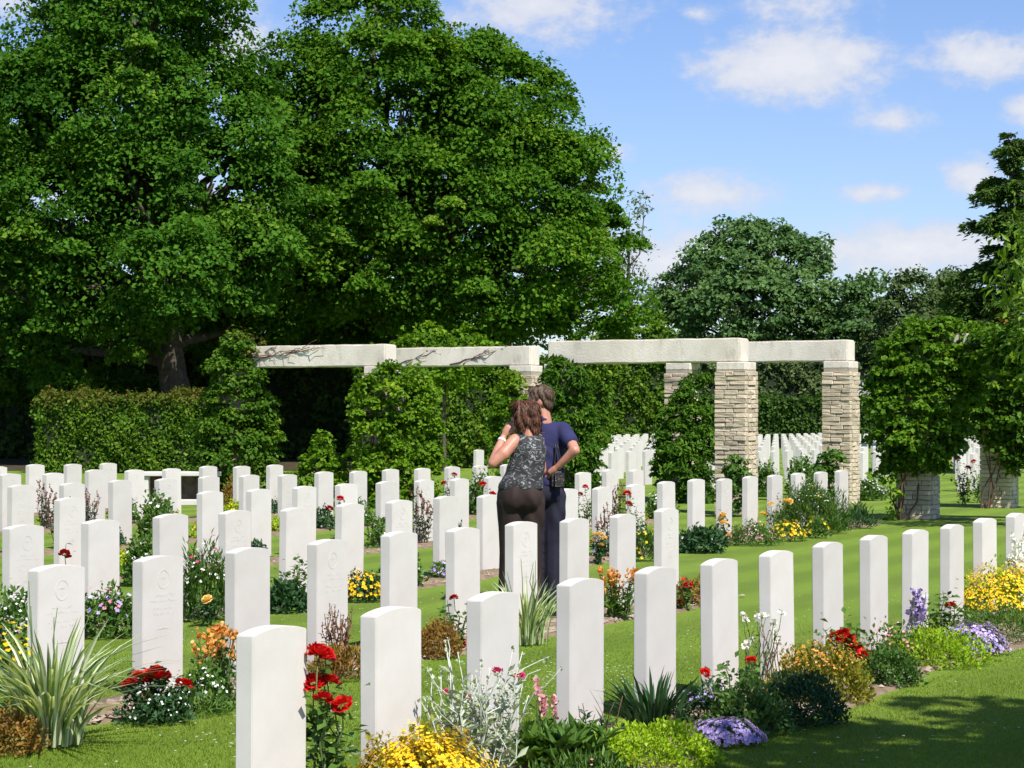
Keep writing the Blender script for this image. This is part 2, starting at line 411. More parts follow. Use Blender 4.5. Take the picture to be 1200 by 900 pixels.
for ri, (rn, p, ts) in enumerate(ROWS):
    lst = []
    for i, t in enumerate(ts):
        x, y = gp(p, t * STEP)
        if not (-45 < pxof(x, y) < 1240): continue
        lst.append((t, x, y))
    for i, (t, x, y) in enumerate(lst):
        e = None
        if (ri == 1 and i in (1, 0)) or (ri >= 1 and (i * 7 + ri * 3) % 3 == 0): e = i
        headstone(p, t * STEP, f'white headstone, {ORD[i]} from the left in the {rn} row', f'headstones of the {rn} row', e)
    STONES[rn] = lst
x, y = gp(24.8, 50.19 * STEP)
headstone(24.8, 50.19 * STEP, 'lone white headstone standing on the open lawn left of the couple', None)
# far block beyond the pergola
far_n = 0
for j in range(11):
    p = 13.2 + 2.55 * j
    for i in range(44, 120):
        t = (i + .37 * j % 1) * STEP
        x, y = gp(p, t); q = pxof(x, y)
        if not (45 < y < 98 and 692 < q < 1165): continue
        if 775 < q < 828 and y > 50: continue            # hidden by the clipped climber
        if 1040 < q < 1118: continue
        where = ('between the feathery shrubs' if q < 775 else 'left of the widest pillar' if q < 842 else 'seen between the two bare pillars' if q < 972 else 'seen between bare pillar and wisteria' if q < 1060 else 'seen between the overgrown pillars')
        deep = 'nearer' if y < 62 else 'middle' if y < 80 else 'hindmost'
        headstone(p, t, f'small white headstone in the {deep} far block {where}', f'far headstones, {deep}, {where}', None); far_n += 1

# planting beds: strips of soil in front of each row, raised a little
def bed(rn, p, t0, t1):
    n = int((t1 - t0) / .12) + 2; ts = np.linspace(t0, t1, n)
    V = []; Fc = []
    bw = BEDW if rn == 'front' else .56
    prof = [(-bw, -.03), (-bw + .05, .012), (-bw * .55, .034), (-.15, .030), (.10, .012), (.14, -.03)]
    m = len(prof)
    for i, t in enumerate(ts):
        endk = min(1, (t - t0) / .3 + .15, (t1 - t) / .3 + .15)
        for k, (dp, h) in enumerate(prof):
            w = (.05 * math.sin(t * 2.1 + p) + .03 * math.sin(t * 5.3)) if k < 2 else 0
            c = gp(p + dp * (.35 + .65 * endk) + w, t); V.append((c[0], c[1], h + (rng.normal() * .004 if 0 < k < m - 1 else 0)))
    for i in range(n - 1):
        for k in range(m - 1):
            a = i * m + k; Fc.append((a, a + 1, a + m + 1, a + m))
    me = mesh_py('planting_bed', V, Fc, True)
    o = ob('planting_bed', me, M_soil); kind(o, 'structure')
    return o
for rn, p, ts in ROWS:
    bed(rn, p, (ts[0] - .65) * STEP, (ts[-1] + .75) * STEP)
# mulch chips and pebbles on the soil of the near beds
cv = []; ct = []
for (rn, p, ts), cnt in zip(ROWS[:4], (2600, 2600, 1800, 800)):
    for _ in range(cnt):
        t = random.uniform((ts[0] - .6) * STEP, (ts[-1] + .7) * STEP); c = gp(p - random.uniform(.02, (BEDW if rn == 'front' else .56) - .06), t)
        if not -20 < pxof(*c) < 1220: continue
        s = random.uniform(.008, .022); b = len(cv); a = random.uniform(0, 6.3)
        for kx, ky, kz in ((-1, -.7, 0), (1, -.6, 0), (.9, .8, 0), (-.8, .7, 0), (.1, 0, .7)):
            cv.append((c[0] + s * (kx * math.cos(a) - ky * math.sin(a)), c[1] + s * (kx * math.sin(a) + ky * math.cos(a)), .022 + s * kz))
        ct += [(b, b + 1, b + 4), (b + 1, b + 2, b + 4), (b + 2, b + 3, b + 4), (b + 3, b, b + 4)]
o = ob('mulch', mesh_tris('mulch', np.array(cv), np.array(ct)), M_chip); kind(o, 'stuff'); tag(o, 'brown mulch and pebbles scattered on the planting beds', 'mulch')

# short turf blades on the nearer lawn
def in_bed(c):
    pp = c @ N; tt = c @ U; m = np.zeros(len(c), bool)
    for rn, p, ts in ROWS:
        m |= (pp > p - (BEDW if rn == 'front' else .56) - .02) & (pp < p + .11) & (tt > (ts[0] - .6) * STEP) & (tt < (ts[-1] + .7) * STEP)
    return m
nb = 270000
yy = 1 / rng.uniform(1 / 19., 1 / 9.4, nb); xx = yy * rng.uniform(-.245, .245, nb)
c = np.stack([xx, yy], 1); c = c[~in_bed(c)]; nb = len(c)
h = rng.uniform(.008, .020, nb) * np.clip((20 - c[:, 1]) / 6, .25, 1); a = rng.uniform(0, 6.28, nb); wd = rng.uniform(.0018, .0034, nb)
lean = rng.normal(size=(nb, 2)) * .45 * h[:, None]
base = np.concatenate([c, np.full((nb, 1), -.002)], 1); sd = np.stack([np.cos(a) * wd, np.sin(a) * wd, 0 * a], 1)
tip = base + np.concatenate([lean, h[:, None]], 1)
V = np.stack([base - sd, base + sd, tip], 1)
patch = .5 + .3 * np.sin(c[:, 0] * 1.7 + np.sin(c[:, 1] * .9) * 2) * np.sin(c[:, 1] * 1.1 + 1)
o = ob('grass', mesh_tris('grass', V, np.arange(nb * 3).reshape(-1, 3), np.clip(rng.normal(size=nb) * .16 + patch, 0, 1)), M_blade)
kind(o, 'stuff'); tag(o, 'short mown grass blades of the near lawn', 'grass')
# daisies
L = Leaves(); cs = []
for _ in range(900):
    p = random.choice([5.6, 6.2, 3.2, 8.8, 9.3]) + random.gauss(0, .35); t = random.uniform(6, 19)
    q = gp(p, t)
    if random.random() < .5: q = gp(5.9 + random.gauss(0, .4), random.uniform(8.6, 12.5))
    cs.append(q)
cs = np.array(cs); cs = cs[~in_bed(cs)]
for k in range(4):
    a = rng.uniform(0, .4, len(cs)) + k * math.pi / 4
    ax = np.stack([np.cos(a), np.sin(a), 0 * a], 1); r = rng.uniform(.006, .010, len(cs))
    pos = np.concatenate([cs, np.full((len(cs), 1), .034 + k * .0006)], 1) - ax * r[:, None]
    L.add(pos, ax, np.tile((0, 0, 1.), (len(cs), 1)), r * 2, r * 1.1, rng.uniform(0, 1, len(cs)), .05)
o = ob('daisies', L.mesh('daisies'), P_wht); kind(o, 'stuff'); tag(o, 'tiny white daisies dotted through the lawn', 'daisies')

# ------------------------------------------------------------------ foliage volumes
def crown(lobes, leaf, per_m2, rc, flat=.62, seed=0, droop=.3, vmean=.5, aspect=.75, up=.6, inner=.60, shell=.14, hollow=0):
    """leaf sprays over a union of ellipsoids: lobes = [(centre, radii)]"""
    L = Leaves(); C = np.array([l[0] for l in lobes], float); RR = np.array([np.broadcast_to(l[1], 3) for l in lobes], float)
    for i in range(len(C)):
        r = RR[i]; area = 4 * math.pi * ((r[0] * r[1]) ** 1.6 / 3 + (r[0] * r[2]) ** 1.6 / 3 + (r[1] * r[2]) ** 1.6 / 3) ** (1 / 1.6)
        ns = int(area * per_m2 * shell); dS = rand_dir(ns); pS = C[i] + dS * r * rng.uniform(.72, .95, ns)[:, None]
        kS = np.ones(ns, bool)
        for j in range(len(C)):
            if j != i: kS &= (((pS - C[j]) / RR[j]) ** 2).sum(1) > .62
        pS = pS[kS]; dS = dS[kS]; ns = len(pS)
        if ns:
            aS = norm(rng.normal(size=(ns, 3)) + np.array((0, 0, -droop))); lS = leaf * rng.uniform(.65, 1.25, ns)
            wS = np.sin(pS[:, 0] * 2.1 / rc + i) * np.sin(pS[:, 1] * 2.3 / rc) * np.sin(pS[:, 2] * 2.7 / rc)
            L.add(pS, aS, norm(dS * .55 + np.array((0, 0, .55)) + rng.normal(size=(ns, 3)) * .4), lS, lS * aspect, vmean - .04 + wS * .12 + rng.normal(size=ns) * .17)
        nc = max(3, int(area / (rc * rc * 2.2)))
        d = rand_dir(nc); f = rng.uniform(inner, 1.06, nc)[:, None]
        cen = C[i] + d * r * f
        keep = np.ones(nc, bool)
        for j in range(len(C)):
            if j != i: keep &= (((cen - C[j]) / RR[j]) ** 2).sum(1) > .42
        if hollow:
            w0 = 2 * math.pi / hollow; g_ = np.sin(cen[:, 0] * w0 + 1.3 * np.sin(cen[:, 2] * w0 * .7)) * np.sin(cen[:, 2] * w0 * 1.3 + cen[:, 1] * w0 * .6 + np.sin(cen[:, 0] * w0 * .5)); keep &= g_ > -.24
        cen = cen[keep]; d = d[keep]
        if not len(cen): continue
        m = max(6, int(per_m2 * rc * rc * 2.2))
        nn = len(cen) * m
        cc_ = np.repeat(cen, m, 0); dd_ = np.repeat(d, m, 0)
        q = rand_dir(nn) * (rng.uniform(0, 1, nn) ** .4)[:, None]
        sz = np.repeat(rng.uniform(.45, 1.5, len(cen)) ** 1.1, m)[:, None]
        q[:, 2] = np.abs(q[:, 2]) * 1.1 - .25
        off = q * np.array((1, 1, flat)) * rc * sz
        tiltv = dd_ * .35
        pos = cc_ + off - np.array((0, 0, 1.)) * (np.linalg.norm(off[:, :2], axis=1, keepdims=True) ** 2) / rc * droop
        nrm = norm(np.array((0, 0, 1.)) * up + q * .4 + tiltv * 1.3 + rng.normal(size=(nn, 3)) * .38)
        ax = norm(q * np.array((1, 1, .3)) + rng.normal(size=(nn, 3)) * .5 + np.array((0, 0, -droop)))
        ll = leaf * rng.uniform(.65, 1.3, nn)
        v = vmean + np.repeat(rng.normal(size=len(cen)) * .17, m) + rng.normal(size=nn) * .17
        L.add(pos - ax * ll[:, None] * .5, ax, nrm, ll, ll * aspect, v)
    return L
def px_lobes(lst, z, depth=1.0, zj=0.0, seed=1):
    r = random.Random(seed); out = []
    for e in lst:
        px, py, rp = e[:3]; dz = e[3] if len(e) > 3 else r.uniform(-zj, zj)
        zz = z + dz; rr = rp / F * zz
        out.append((W(px, py, zz), (rr, rr * depth, rr)))
    return out
def tree(name, label, base, lobes, leaf, per_m2, rc, mat, trunk_r=.35, group=None, limbs=True, cat='tree', **kw):
    b = np.array((base[0], base[1], 0.)); t = thing(name, label, cat, b, 0, group)
    L = crown([(np.array(c) - b, r) for c, r in lobes], leaf, per_m2, rc, **kw)
    ob('crown', L.mesh('crown'), mat, t)
    T = Tubes(8); cs = [np.array(c) - b for c, r in lobes]
    top = max(c[2] for c in cs); fork = min(c[2] for c in cs) * .8
    mean = np.mean(cs, 0)
    spine = np.array([(0, 0, -.15), (.02, 0, .25), (mean[0] * .05, mean[1] * .05, fork * .6), (mean[0] * .2, mean[1] * .2, fork), (mean[0] * .7, mean[1] * .7, (fork + top) / 2), (mean[0], mean[1], top * .95)])
    T.add(spine, np.array((1.35, 1.05, .9, .75, .42, .1)) * trunk_r)
    if limbs:
        for c in cs:
            s = spine[2] + (spine[4] - spine[2]) * random.uniform(.2, .9)
            s = s * 1.0; s[2] = min(s[2], max(fork * .6, c[2] - .3))
            T.add(curve(s, c, 5, .06), np.linspace(.38, .06, 5) * trunk_r)
            for _ in range(3):
                e = c + rand_dir(1)[0] * np.array((1, 1, .7)) * np.linalg.norm(c - mean) * .18
                T.add(curve(c * .8 + s * .2, e, 4, .08), np.linspace(.10, .02, 4) * trunk_r)
    ob('trunk', T.mesh('trunk'), M_bark, t)
    return t
T1 = [(60, 60, 75), (160, 25, 90, -1), (250, 55, 58), (20, 150, 80), (120, 130, 90, -2), (215, 125, 85, -1), (-40, 115, 80), (60, 250, 75, -2.5), (160, 235, 80, -3), (250, 215, 75, -2),
      (-10, 330, 70, -2), (100, 335, 70, -3), (195, 320, 78, -3.5), (268, 310, 55, -2.5), (60, 395, 50, -1), (150, 385, 40, -1), (110, -45, 85), (185, -50, 85), (-60, 200, 110), (130, 120, 120, 5), (40, 260, 120, 5), (230, 300, 80, 5), (250, 385, 45, 4), (300, 370, 50, 4), (306, 165, 48, -1), (312, 235, 55, -2), (300, 300, 52, -2.5), (292, 110, 34), (20, 420, 60, 5)]
tree('sycamore_tree', 'huge dense green sycamore tree at the left edge behind the low hedge', W(215, 486, 72)[:2], px_lobes(T1, 71, 1.15, 1.5, 3), .165, 222, .85, G_mapleA, .62, seed=1, hollow=4.2)
T2 = [(362, 78, 55), (415, 45, 66), (475, 35, 50), (535, 72, 50, -1), (600, 112, 52, -1), (645, 160, 50), (692, 215, 44), (380, 130, 80, -2), (470, 115, 85, -2.5), (560, 165, 80, -2.5), (640, 240, 70, -2), (640, 112, 34), (572, 62, 34), (700, 170, 26),
      (705, 280, 40), (350, 220, 75, -3), (440, 215, 85, -3.5), (535, 250, 80, -3.5), (620, 310, 72, -3), (690, 340, 55, -1.5), (390, 310, 75, -3.5), (480, 320, 70, -3), (560, 345, 60, -3), (330, 340, 52, -2), (440, -2, 44),
      (450, 150, 130, 4), (540, 230, 130, 4), (620, 300, 90, 4), (400, 260, 110, 4), (665, 372, 34, -2), (600, 375, 36, -2), (712, 365, 34), (345, 385, 45, 3), (410, 385, 42, 2), (470, 385, 40, 3), (530, 385, 40, 1)]
tree('maple_tree', 'broad rounded maple tree with bright leaf sprays behind the pergola', W(472, 486, 78)[:2], px_lobes(T2, 76, 1.1, 1.5, 4), .165, 222, .85, G_mapleB, .55, seed=2, hollow=4.6)
tree('beech_tree', 'dark beech standing deeper in the wood behind the left beam', W(330, 486, 92)[:2], px_lobes([(250, 400, 60), (330, 390, 60), (400, 395, 60), (470, 400, 55), (300, 350, 70), (380, 350, 70), (200, 410, 60), (280, 450, 50), (360, 450, 50), (440, 450, 50)], 92, 1.1, 2), .38, 40, 1.0, G_mapleA, .4)
tree('hornbeam_tree', 'dark hornbeam standing deeper in the wood at the left edge', W(70, 486, 90)[:2], px_lobes([(-20, 400, 70), (60, 400, 70), (140, 410, 60), (20, 460, 50), (110, 460, 50), (60, 350, 80)], 90, 1.1, 2), .38, 40, 1.0, G_mapleA, .4)
tree('willow_tree', 'wispy pale willow showing past the right flank of the big maple', W(735, 486, 106)[:2], px_lobes([(735, 270, 28), (748, 235, 16), (742, 300, 24), (728, 330, 34), (735, 360, 30)], 106, 1, 1), .24, 18, .55, G_willow, .16, up=.2, aspect=.4)
for nm, lab, bx, lst, z, mat, leaf, dn in (
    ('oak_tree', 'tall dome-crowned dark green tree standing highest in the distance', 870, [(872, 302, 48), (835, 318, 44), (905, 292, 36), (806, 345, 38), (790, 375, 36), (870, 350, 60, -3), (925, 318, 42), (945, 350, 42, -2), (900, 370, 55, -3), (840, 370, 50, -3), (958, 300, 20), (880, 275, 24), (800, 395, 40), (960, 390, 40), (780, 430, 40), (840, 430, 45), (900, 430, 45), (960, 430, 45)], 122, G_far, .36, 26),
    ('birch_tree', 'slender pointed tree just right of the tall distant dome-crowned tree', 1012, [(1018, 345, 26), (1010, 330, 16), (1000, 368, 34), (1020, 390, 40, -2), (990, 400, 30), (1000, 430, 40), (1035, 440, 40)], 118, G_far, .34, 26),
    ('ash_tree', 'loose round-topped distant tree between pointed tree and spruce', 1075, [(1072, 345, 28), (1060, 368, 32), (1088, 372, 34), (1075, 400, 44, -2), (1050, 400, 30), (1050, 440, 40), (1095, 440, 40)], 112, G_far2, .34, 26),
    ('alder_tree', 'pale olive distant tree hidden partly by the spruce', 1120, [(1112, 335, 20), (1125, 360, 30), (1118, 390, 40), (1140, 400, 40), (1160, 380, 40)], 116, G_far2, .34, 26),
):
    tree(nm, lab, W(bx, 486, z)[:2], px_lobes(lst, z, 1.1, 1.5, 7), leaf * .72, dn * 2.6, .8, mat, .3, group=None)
def bushes(name, label, px, lst, z, mat, leaf=.16, dn=70, rc=.4, cat='shrub', **kw):
    return tree(name, label, W(px, 486, z)[:2], px_lobes(lst, z, 1, .4, 9), leaf, dn, rc, mat, .06, cat=cat, **kw)
bushes('lit_shrub', 'bright green shrub rising just above the right end of the left beams', 520, [(505, 400, 24), (545, 405, 26), (565, 415, 24), (480, 410, 20), (530, 430, 34)], 62, G_ivy, .13, 200, .4)
bushes('pale_shrub', 'yellow green bush above the left end of the right hand beam', 722, [(735, 388, 22), (712, 395, 24), (752, 400, 22), (690, 405, 24), (730, 420, 30), (760, 385, 22), (775, 410, 26)], 105, G_hedge, .18, 130, .45)
bushes('undergrowth_shrub', 'loose shrub in tree shade above the left hedge', 150, [(120, 455, 26), (150, 450, 24), (185, 460, 22)], 74, G_ivyd, .15, 160, .45)

# spruce at the right edge: tiers of drooping boughs
b = np.append(W(1185, 486, 60)[:2], 0); t = thing('spruce_tree', 'dark spruce with ragged drooping boughs at the right edge', 'tree', b)
T = Tubes(7); T.add([(0, 0, -.1), (0, 0, 4), (.05, 0, 8.95)], [.22, .14, .012]); L = Leaves()
zz = 2.6
while zz < 9.2:
    k = (9.4 - zz) / 6.8; nbgh = 1
    for i in range(nbgh):
        a = rng.uniform(0, 6.28); ln = (.30 + 2.3 * k ** .8) * rng.uniform(.45, 1.25)
        s = np.array((0, 0, zz + rng.uniform(-.2, .2))); e = s + np.array((math.cos(a) * ln, math.sin(a) * ln, .10 * ln - .15 * k))
        pts = curve(s, e, 6, .03, .10 * ln); T.add(pts, np.linspace(.035, .008, 6))
        m = max(110, int(330 * ln)); w_ = rng.uniform(.15, 1, m); ip = np.array([np.interp(w_, np.linspace(0, 1, 6), pts[:, j]) for j in range(3)]).T
        side = np.array((-math.sin(a), math.cos(a), 0)); spread = rng.normal(size=m) * .20 * ln ** .5 * (1.15 - w_)
        pos = ip + side * spread[:, None] + np.stack([0 * w_, 0 * w_, -np.abs(rng.normal(size=m)) * .14 * ln ** .5 + .06], 1)
        ax = norm(np.array((math.cos(a), math.sin(a), -.35)) + side * np.sign(spread)[:, None] * .6 + rng.normal(size=(m, 3)) * .35)
        L.add(pos, ax, norm(np.array((0, 0, 1.)) + rng.normal(size=(m, 3)) * .5), rng.uniform(.12, .24, m), rng.uniform(.05, .09, m), .45 + rng.normal(size=m) * .25)
    zz += .34 / 6 if zz < 8 else .34 / 4
ob('trunk', T.mesh('trunk'), M_bark, t); ob('crown', L.mesh('crown'), G_con, t)

# bright tree whose branches reach in at the right edge
tree('acacia_tree', 'bright yellow green branch tips reaching in at the right edge', (9.6, 30.5), [(W(1215, 250, 30), (.42, .7, .6)), (W(1212, 330, 30), (.5, .7, .55)), (W(1225, 400, 30.4), (.6, .7, .5)), (W(1260, 300, 31), (.8, .9, 1.2)), (W(1196, 225, 30), (.12, .3, .3)), (W(1192, 300, 30), (.16, .3, .3)), (W(1190, 350, 30), (.14, .3, .3)), (W(1290, 380, 31), (1, 1, 1.2))], .17, 60, .3, G_bright, .10, droop=.6, aspect=.35)
# tree beyond the right edge: its shade falls on the near lawn
tree('lime_tree', 'tree past the right edge whose shade darkens the near lawn', (6.9, 6.6), [((5.5, 6.7, 6.2), (2.1, 1.5, .9)), ((4.3, 6.35, 6.2), (1.25, .95, .7)), ((8.2, 7.2, 6.4), (1.8, 1.6, 1.2)), ((6.9, 5.9, 7.0), (1.8, 1.2, 1.1))], .2, 110, .6, G_mapleB, .18)

# ------------------------------------------------------------------ hedges
def hedge(name, label, x0, x1, y, h, d, mat, leaf, per_m2, top=None, lump=.08, z0=0.0):
    t = thing(name, label, 'hedge', ((x0 + x1) / 2, y, 0)); w = x1 - x0
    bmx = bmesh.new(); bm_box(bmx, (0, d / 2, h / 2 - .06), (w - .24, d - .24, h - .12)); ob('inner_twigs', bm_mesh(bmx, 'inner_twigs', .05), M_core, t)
    L = Leaves(); Lt = Leaves()
    faces = [((0, -1, 0), w * h), ((0, 0, 1), w * d), ((-1, 0, 0), d * h), ((1, 0, 0), d * h)]
    for nr, ar in faces:
        n = int(ar * per_m2); nr = np.array(nr, float)
        q = np.stack([rng.uniform(-w / 2, w / 2, n), rng.uniform(0, d, n), rng.uniform(0, h, n)], 1)
        if nr[1]: q[:, 1] = 0
        elif nr[2]: q[:, 2] = h
        else: q[:, 0] = nr[0] * w / 2
        wob = lump * (np.sin(q[:, 0] * 1.9 + q[:, 2] * 2.3) + np.sin(q[:, 0] * 4.7 - q[:, 2] * 3.1 + q[:, 1] * 2) + .6 * np.sin(q[:, 0] * 9.1 + q[:, 2] * 7.7))
        q += nr * (wob + rng.normal(size=n) * .07 - .04)[:, None]
        nn = norm(nr + np.array((0, 0, .5)) + rng.normal(size=(n, 3)) * .55)
        ax = norm(rng.normal(size=(n, 3)) + np.array((0, 0, -.2)))
        ll = leaf * rng.uniform(.6, 1.3, n); v = .45 + rng.normal(size=n) * .2 + wob * 1.2
        if top:
            m = q[:, 2] + rng.normal(size=n) * .16 > h - .2
            Lt.add(q[m], ax[m], nn[m], ll[m], ll[m] * .6, v[m]); q, ax, nn, ll, v = q[~m], ax[~m], nn[~m], ll[~m], v[~m]
        if len(q): L.add(q, ax, nn, ll, ll * .65, v)
    ob('foliage', L.mesh('foliage'), mat, t)
    if top: ob('new_growth', Lt.mesh('new_growth'), top, t)
    return t
hedge('low_hedge', 'clipped low hedge with reddish top behind the left headstones', W(42, 0, 60)[0], W(268, 0, 60)[0], 60, 2.10, 2.2, G_hedge, .10, 950, G_red, .07)
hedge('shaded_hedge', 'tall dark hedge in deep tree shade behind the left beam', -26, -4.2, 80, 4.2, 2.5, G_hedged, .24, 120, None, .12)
hedge('tall_hedge', 'tall sunlit hedge behind the left pergola and the couple', -4.7, 2.9, 65.5, 3.35, 1.6, G_hedge, .12, 700, None, .09)
hedge('back_hedge', 'tall green hedge behind the far headstones left of the widest pillar', 2.4, 7.2, 101, 4.3, 2.0, G_hedge, .17, 330, None, .10)
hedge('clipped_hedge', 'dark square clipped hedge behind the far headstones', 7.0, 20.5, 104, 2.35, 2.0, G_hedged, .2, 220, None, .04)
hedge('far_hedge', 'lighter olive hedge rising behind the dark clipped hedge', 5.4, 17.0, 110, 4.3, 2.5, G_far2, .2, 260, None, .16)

# ------------------------------------------------------------------ distant house
t = thing('house', 'distant house whose grey roof shows beside the right hand pillar', 'house', (18.6, 112, 0))
ob('wall', box_mesh('wall', (0, 0, 1.15), (4.4, 5, 2.3), 0), M_render, t)
bmx = bmesh.new(); pv = [bmx.verts.new(q) for q in ((-2.5, -2.8, 2.25), (2.5, -2.8, 2.25), (2.5, 2.8, 2.25), (-2.5, 2.8, 2.25), (-2.5, 0, 4.0), (2.5, 0, 4.0))]
for f in ((0, 1, 5, 4), (2, 3, 4, 5), (0, 4, 3), (1, 2, 5), (3, 2, 1, 0)): bmx.faces.new([pv[i] for i in f])
rf = ob('roof', bm_mesh(bmx, 'roof'), M_roof, t); ob('chimney', box_mesh('chimney', (1.4, .2, 4.1), (.5, .5, .8), .02), M_render, rf)
for dx in (-1.2, 1.2):
    wdw = ob('window', box_mesh('window', (dx, -2.52, 1.3), (.9, .06, 1.1), .01), M_render, t); ob('pane', box_mesh('pane', (dx, -2.56, 1.3), (.74, .02, .94), 0), M_glass, wdw)

# ------------------------------------------------------------------ pergola
PW, CH = .54, .074
A0 = np.array((3.60, 35.3))
def along(s): return A0 + N * s                  # front line of pillars
PA, PC, PE, PG, PH = A0, along(3.1), along(6.62), along(9.75), along(-3.0)
BACK = U * 5.0
PB, PD, PF, PJ = PA + BACK, PC + BACK, PE + BACK * 1.08, PH + BACK * .92
STN = {}
def wallstone(ln, dp, var):
    k = (round(ln, 3), round(dp, 3), var)
    if k in STN: return STN[k]
    r = random.Random(hash(k)); bm = bmesh.new(); bm_box(bm, (0, 0, 0), (ln - .010, dp, CH - .007))
    bmesh.ops.bevel(bm, geom=list(bm.edges), offset=.007, segments=1, affect='EDGES')
    for v in bm.verts: v.co += Vector((r.uniform(-.006, .006), r.uniform(-.008, .008), r.uniform(-.005, .005)))
    STN[k] = bm_mesh(bm, 'stone'); return STN[k]
def pillar(parent, pos, h, single=True):
    """squared pillar of thin stone courses under a cap; local x runs along the rows, visible faces are -x and -y"""
    loc = (pos[0], pos[1], 0)
    core = ob('pillar', box_mesh('pillar_core', (0, 0, (h - .12) / 2), (PW - .06, PW - .06, h - .12), 0), M_mortar, parent)
    if parent.type == 'EMPTY' and parent.get('_own'): pass
    else: core.location = loc; core.rotation_euler = (0, 0, ROWROT)
    nC = int((h - .12) / CH); dp = .11; join = []
    for c in range(nC):
        z = CH * (c + .5)
        for face in range(4):
            sp = random.choice((.3, .4, .5, .6, .7, 1.0)) if face in (0, 2) else random.choice((.4, .5, .6))
            tot = PW if face in (0, 2) else PW - .02 - dp * 2
            cuts = random.choice(((.3, .4, .3), (.4, .25, .35), (.25, .45, .3), (.6, .4), (.35, .65), (.5, .5))) if face in (0, 2) else random.choice(((1.0,), (.6, .4), (.4, .6)))
            segs = []; run = -tot / 2
            for cf in cuts: segs.append((run, tot * cf)); run += tot * cf
            for s0, ln in segs:
                mid = s0 + ln / 2; pr = random.uniform(-.008, .012); r_ = PW / 2 - dp / 2 + pr
                # face 0: -x (towards camera), 1: -y, 2: +x, 3: +y
                pz = [(-r_, mid, math.pi / 2), (mid, -r_, 0), (r_, mid, math.pi / 2), (mid, r_, 0)][face]
                me = wallstone(ln, dp, random.randrange(4))
                if single and face in (0, 1):
                    o = ob('stone', me, M_wall, core, (pz[0], pz[1], z)); o.rotation_euler = (0, 0, pz[2])
                else: join.append((me, pz, z))
    if join:
        bm = bmesh.new()
        for me, pz, z in join:
            n0 = len(bm.verts); bm.from_mesh(me); bm.verts.ensure_lookup_table()
            ca, sa = math.cos(pz[2]), math.sin(pz[2])
            for v in bm.verts[n0:]: v.co = (v.co.x * ca - v.co.y * sa + pz[0], v.co.x * sa + v.co.y * ca + pz[1], v.co.z + z)
        kind(ob('masonry', bm_mesh(bm, 'masonry'), M_wall, core), 'stuff')
    cap = ob('cap', box_mesh('cap', (0, 0, h - .062), (PW - .05, PW - .05, .125), .012, 2), M_beam, core)
    return core
def beam(parent, p0, p1, z0, z1, wd=.40):
    d = np.array(p1) - np.array(p0); ln = float(np.linalg.norm(d)); m = (np.array(p0) + np.array(p1)) / 2
    bm = bmesh.new(); bm_box(bm, (0, 0, 0), (ln, wd, z1 - z0)); bmesh.ops.bevel(bm, geom=list(bm.edges), offset=.02, segments=2, affect='EDGES')
    bmesh.ops.subdivide_edges(bm, edges=[e for e in bm.edges if e.calc_length() > ln * .8], cuts=28, use_grid_fill=True)
    for v in bm.verts:
        k_ = v.co.x * 9; v.co += Vector((0, .004 * math.sin(k_ * .31 + v.co.z * 6) + random.gauss(0, .0008), .003 * math.sin(k_ * .6 + v.co.y * 9) + random.gauss(0, .002)))
    o = ob('beam', bm_mesh(bm, 'beam'), M_beam, parent, (m[0], m[1], (z0 + z1) / 2)); o.rotation_euler = (0, 0, math.atan2(d[1], d[0])); return o
H0, H1, K0, K1 = 2.44, 2.83, 2.56, 2.945
def trilith(label, pa, pb, h0, h1, over_a, over_b, sa, sb):
    t = thing('pergola', label, 'pergola')
    pillar(t, pa, h0, sa); pillar(t, pb, h0, sb)
    beam(t, pa + N * over_a, pb - N * over_b, h0 + .003, h1); return t
PK = PF + N * 3.3
trilith('front stone pergola with a long pale beam right of the couple', PC, PA, H0, H1, .2, .14, False, True)
trilith('rear stone pergola whose beam ends on the rightmost bare pillar', PD, PB, K0, K1, .3, .2, True, True)
trilith('front stone pergola at left with bare vines on its beam', PG, PE, H0, H1, -.05, .16, False, False)
trilith('rear stone pergola whose beam ends above the couple', PK, PF, K0, K1, .2, .2, False, True)
def lone(name, label, pos, h, single=True):
    t = thing(name, label, 'pillar'); pillar(t, pos, h, single); return t
trilith('front stone pergola buried under leafy climber at the right edge', PH, PH - N * 3.3, H0, H1, .14, .14, True, False)
lone('stone_pillar', 'shaded stone pillar under hanging climber at the right edge', PJ, 2.5)
# bare vines crossing the left beams
T = Tubes(4)
face = lambda s, z: np.append(along(s) - U * .215, z)
for s0, s1 in ((9.6, 7.8), (9.6, 8.3), (9.4, 8.0), (9.65, 8.7)):
    a = face(s0, random.uniform(2.5, 2.75)); e = face(s1, random.uniform(2.72, 2.84)); pts = curve(a, e, 9, .015); T.add(pts, np.linspace(.014, .005, 9))
    for k in (3, 5, 6, 7):
        T.add(curve(pts[k], pts[k] + np.append(-N * random.uniform(.1, .35), random.uniform(-.2, .18)), 5, .05), np.linspace(.007, .003, 5))
side = lambda s, z: np.append(PK - N * s - U * .215, z)
for s0, s1 in ((.5, 1.4), (.7, 1.2), (1.7, 2.9), (2.0, 2.6)):
    pts = curve(side(s0, 2.60), side(s1, 2.90), 8, .02); T.add(pts, np.linspace(.013, .004, 8))
    for k in (3, 4, 6): T.add(curve(pts[k], pts[k] + np.append(-N * random.uniform(.1, .35), random.uniform(-.1, .12)), 5, .05), np.linspace(.006, .003, 5))
vn = ob('bare_vine', T.mesh('bare_vine'), M_vine); tag(vn, 'leafless brown vine branching across the pale left beams', 'vine')

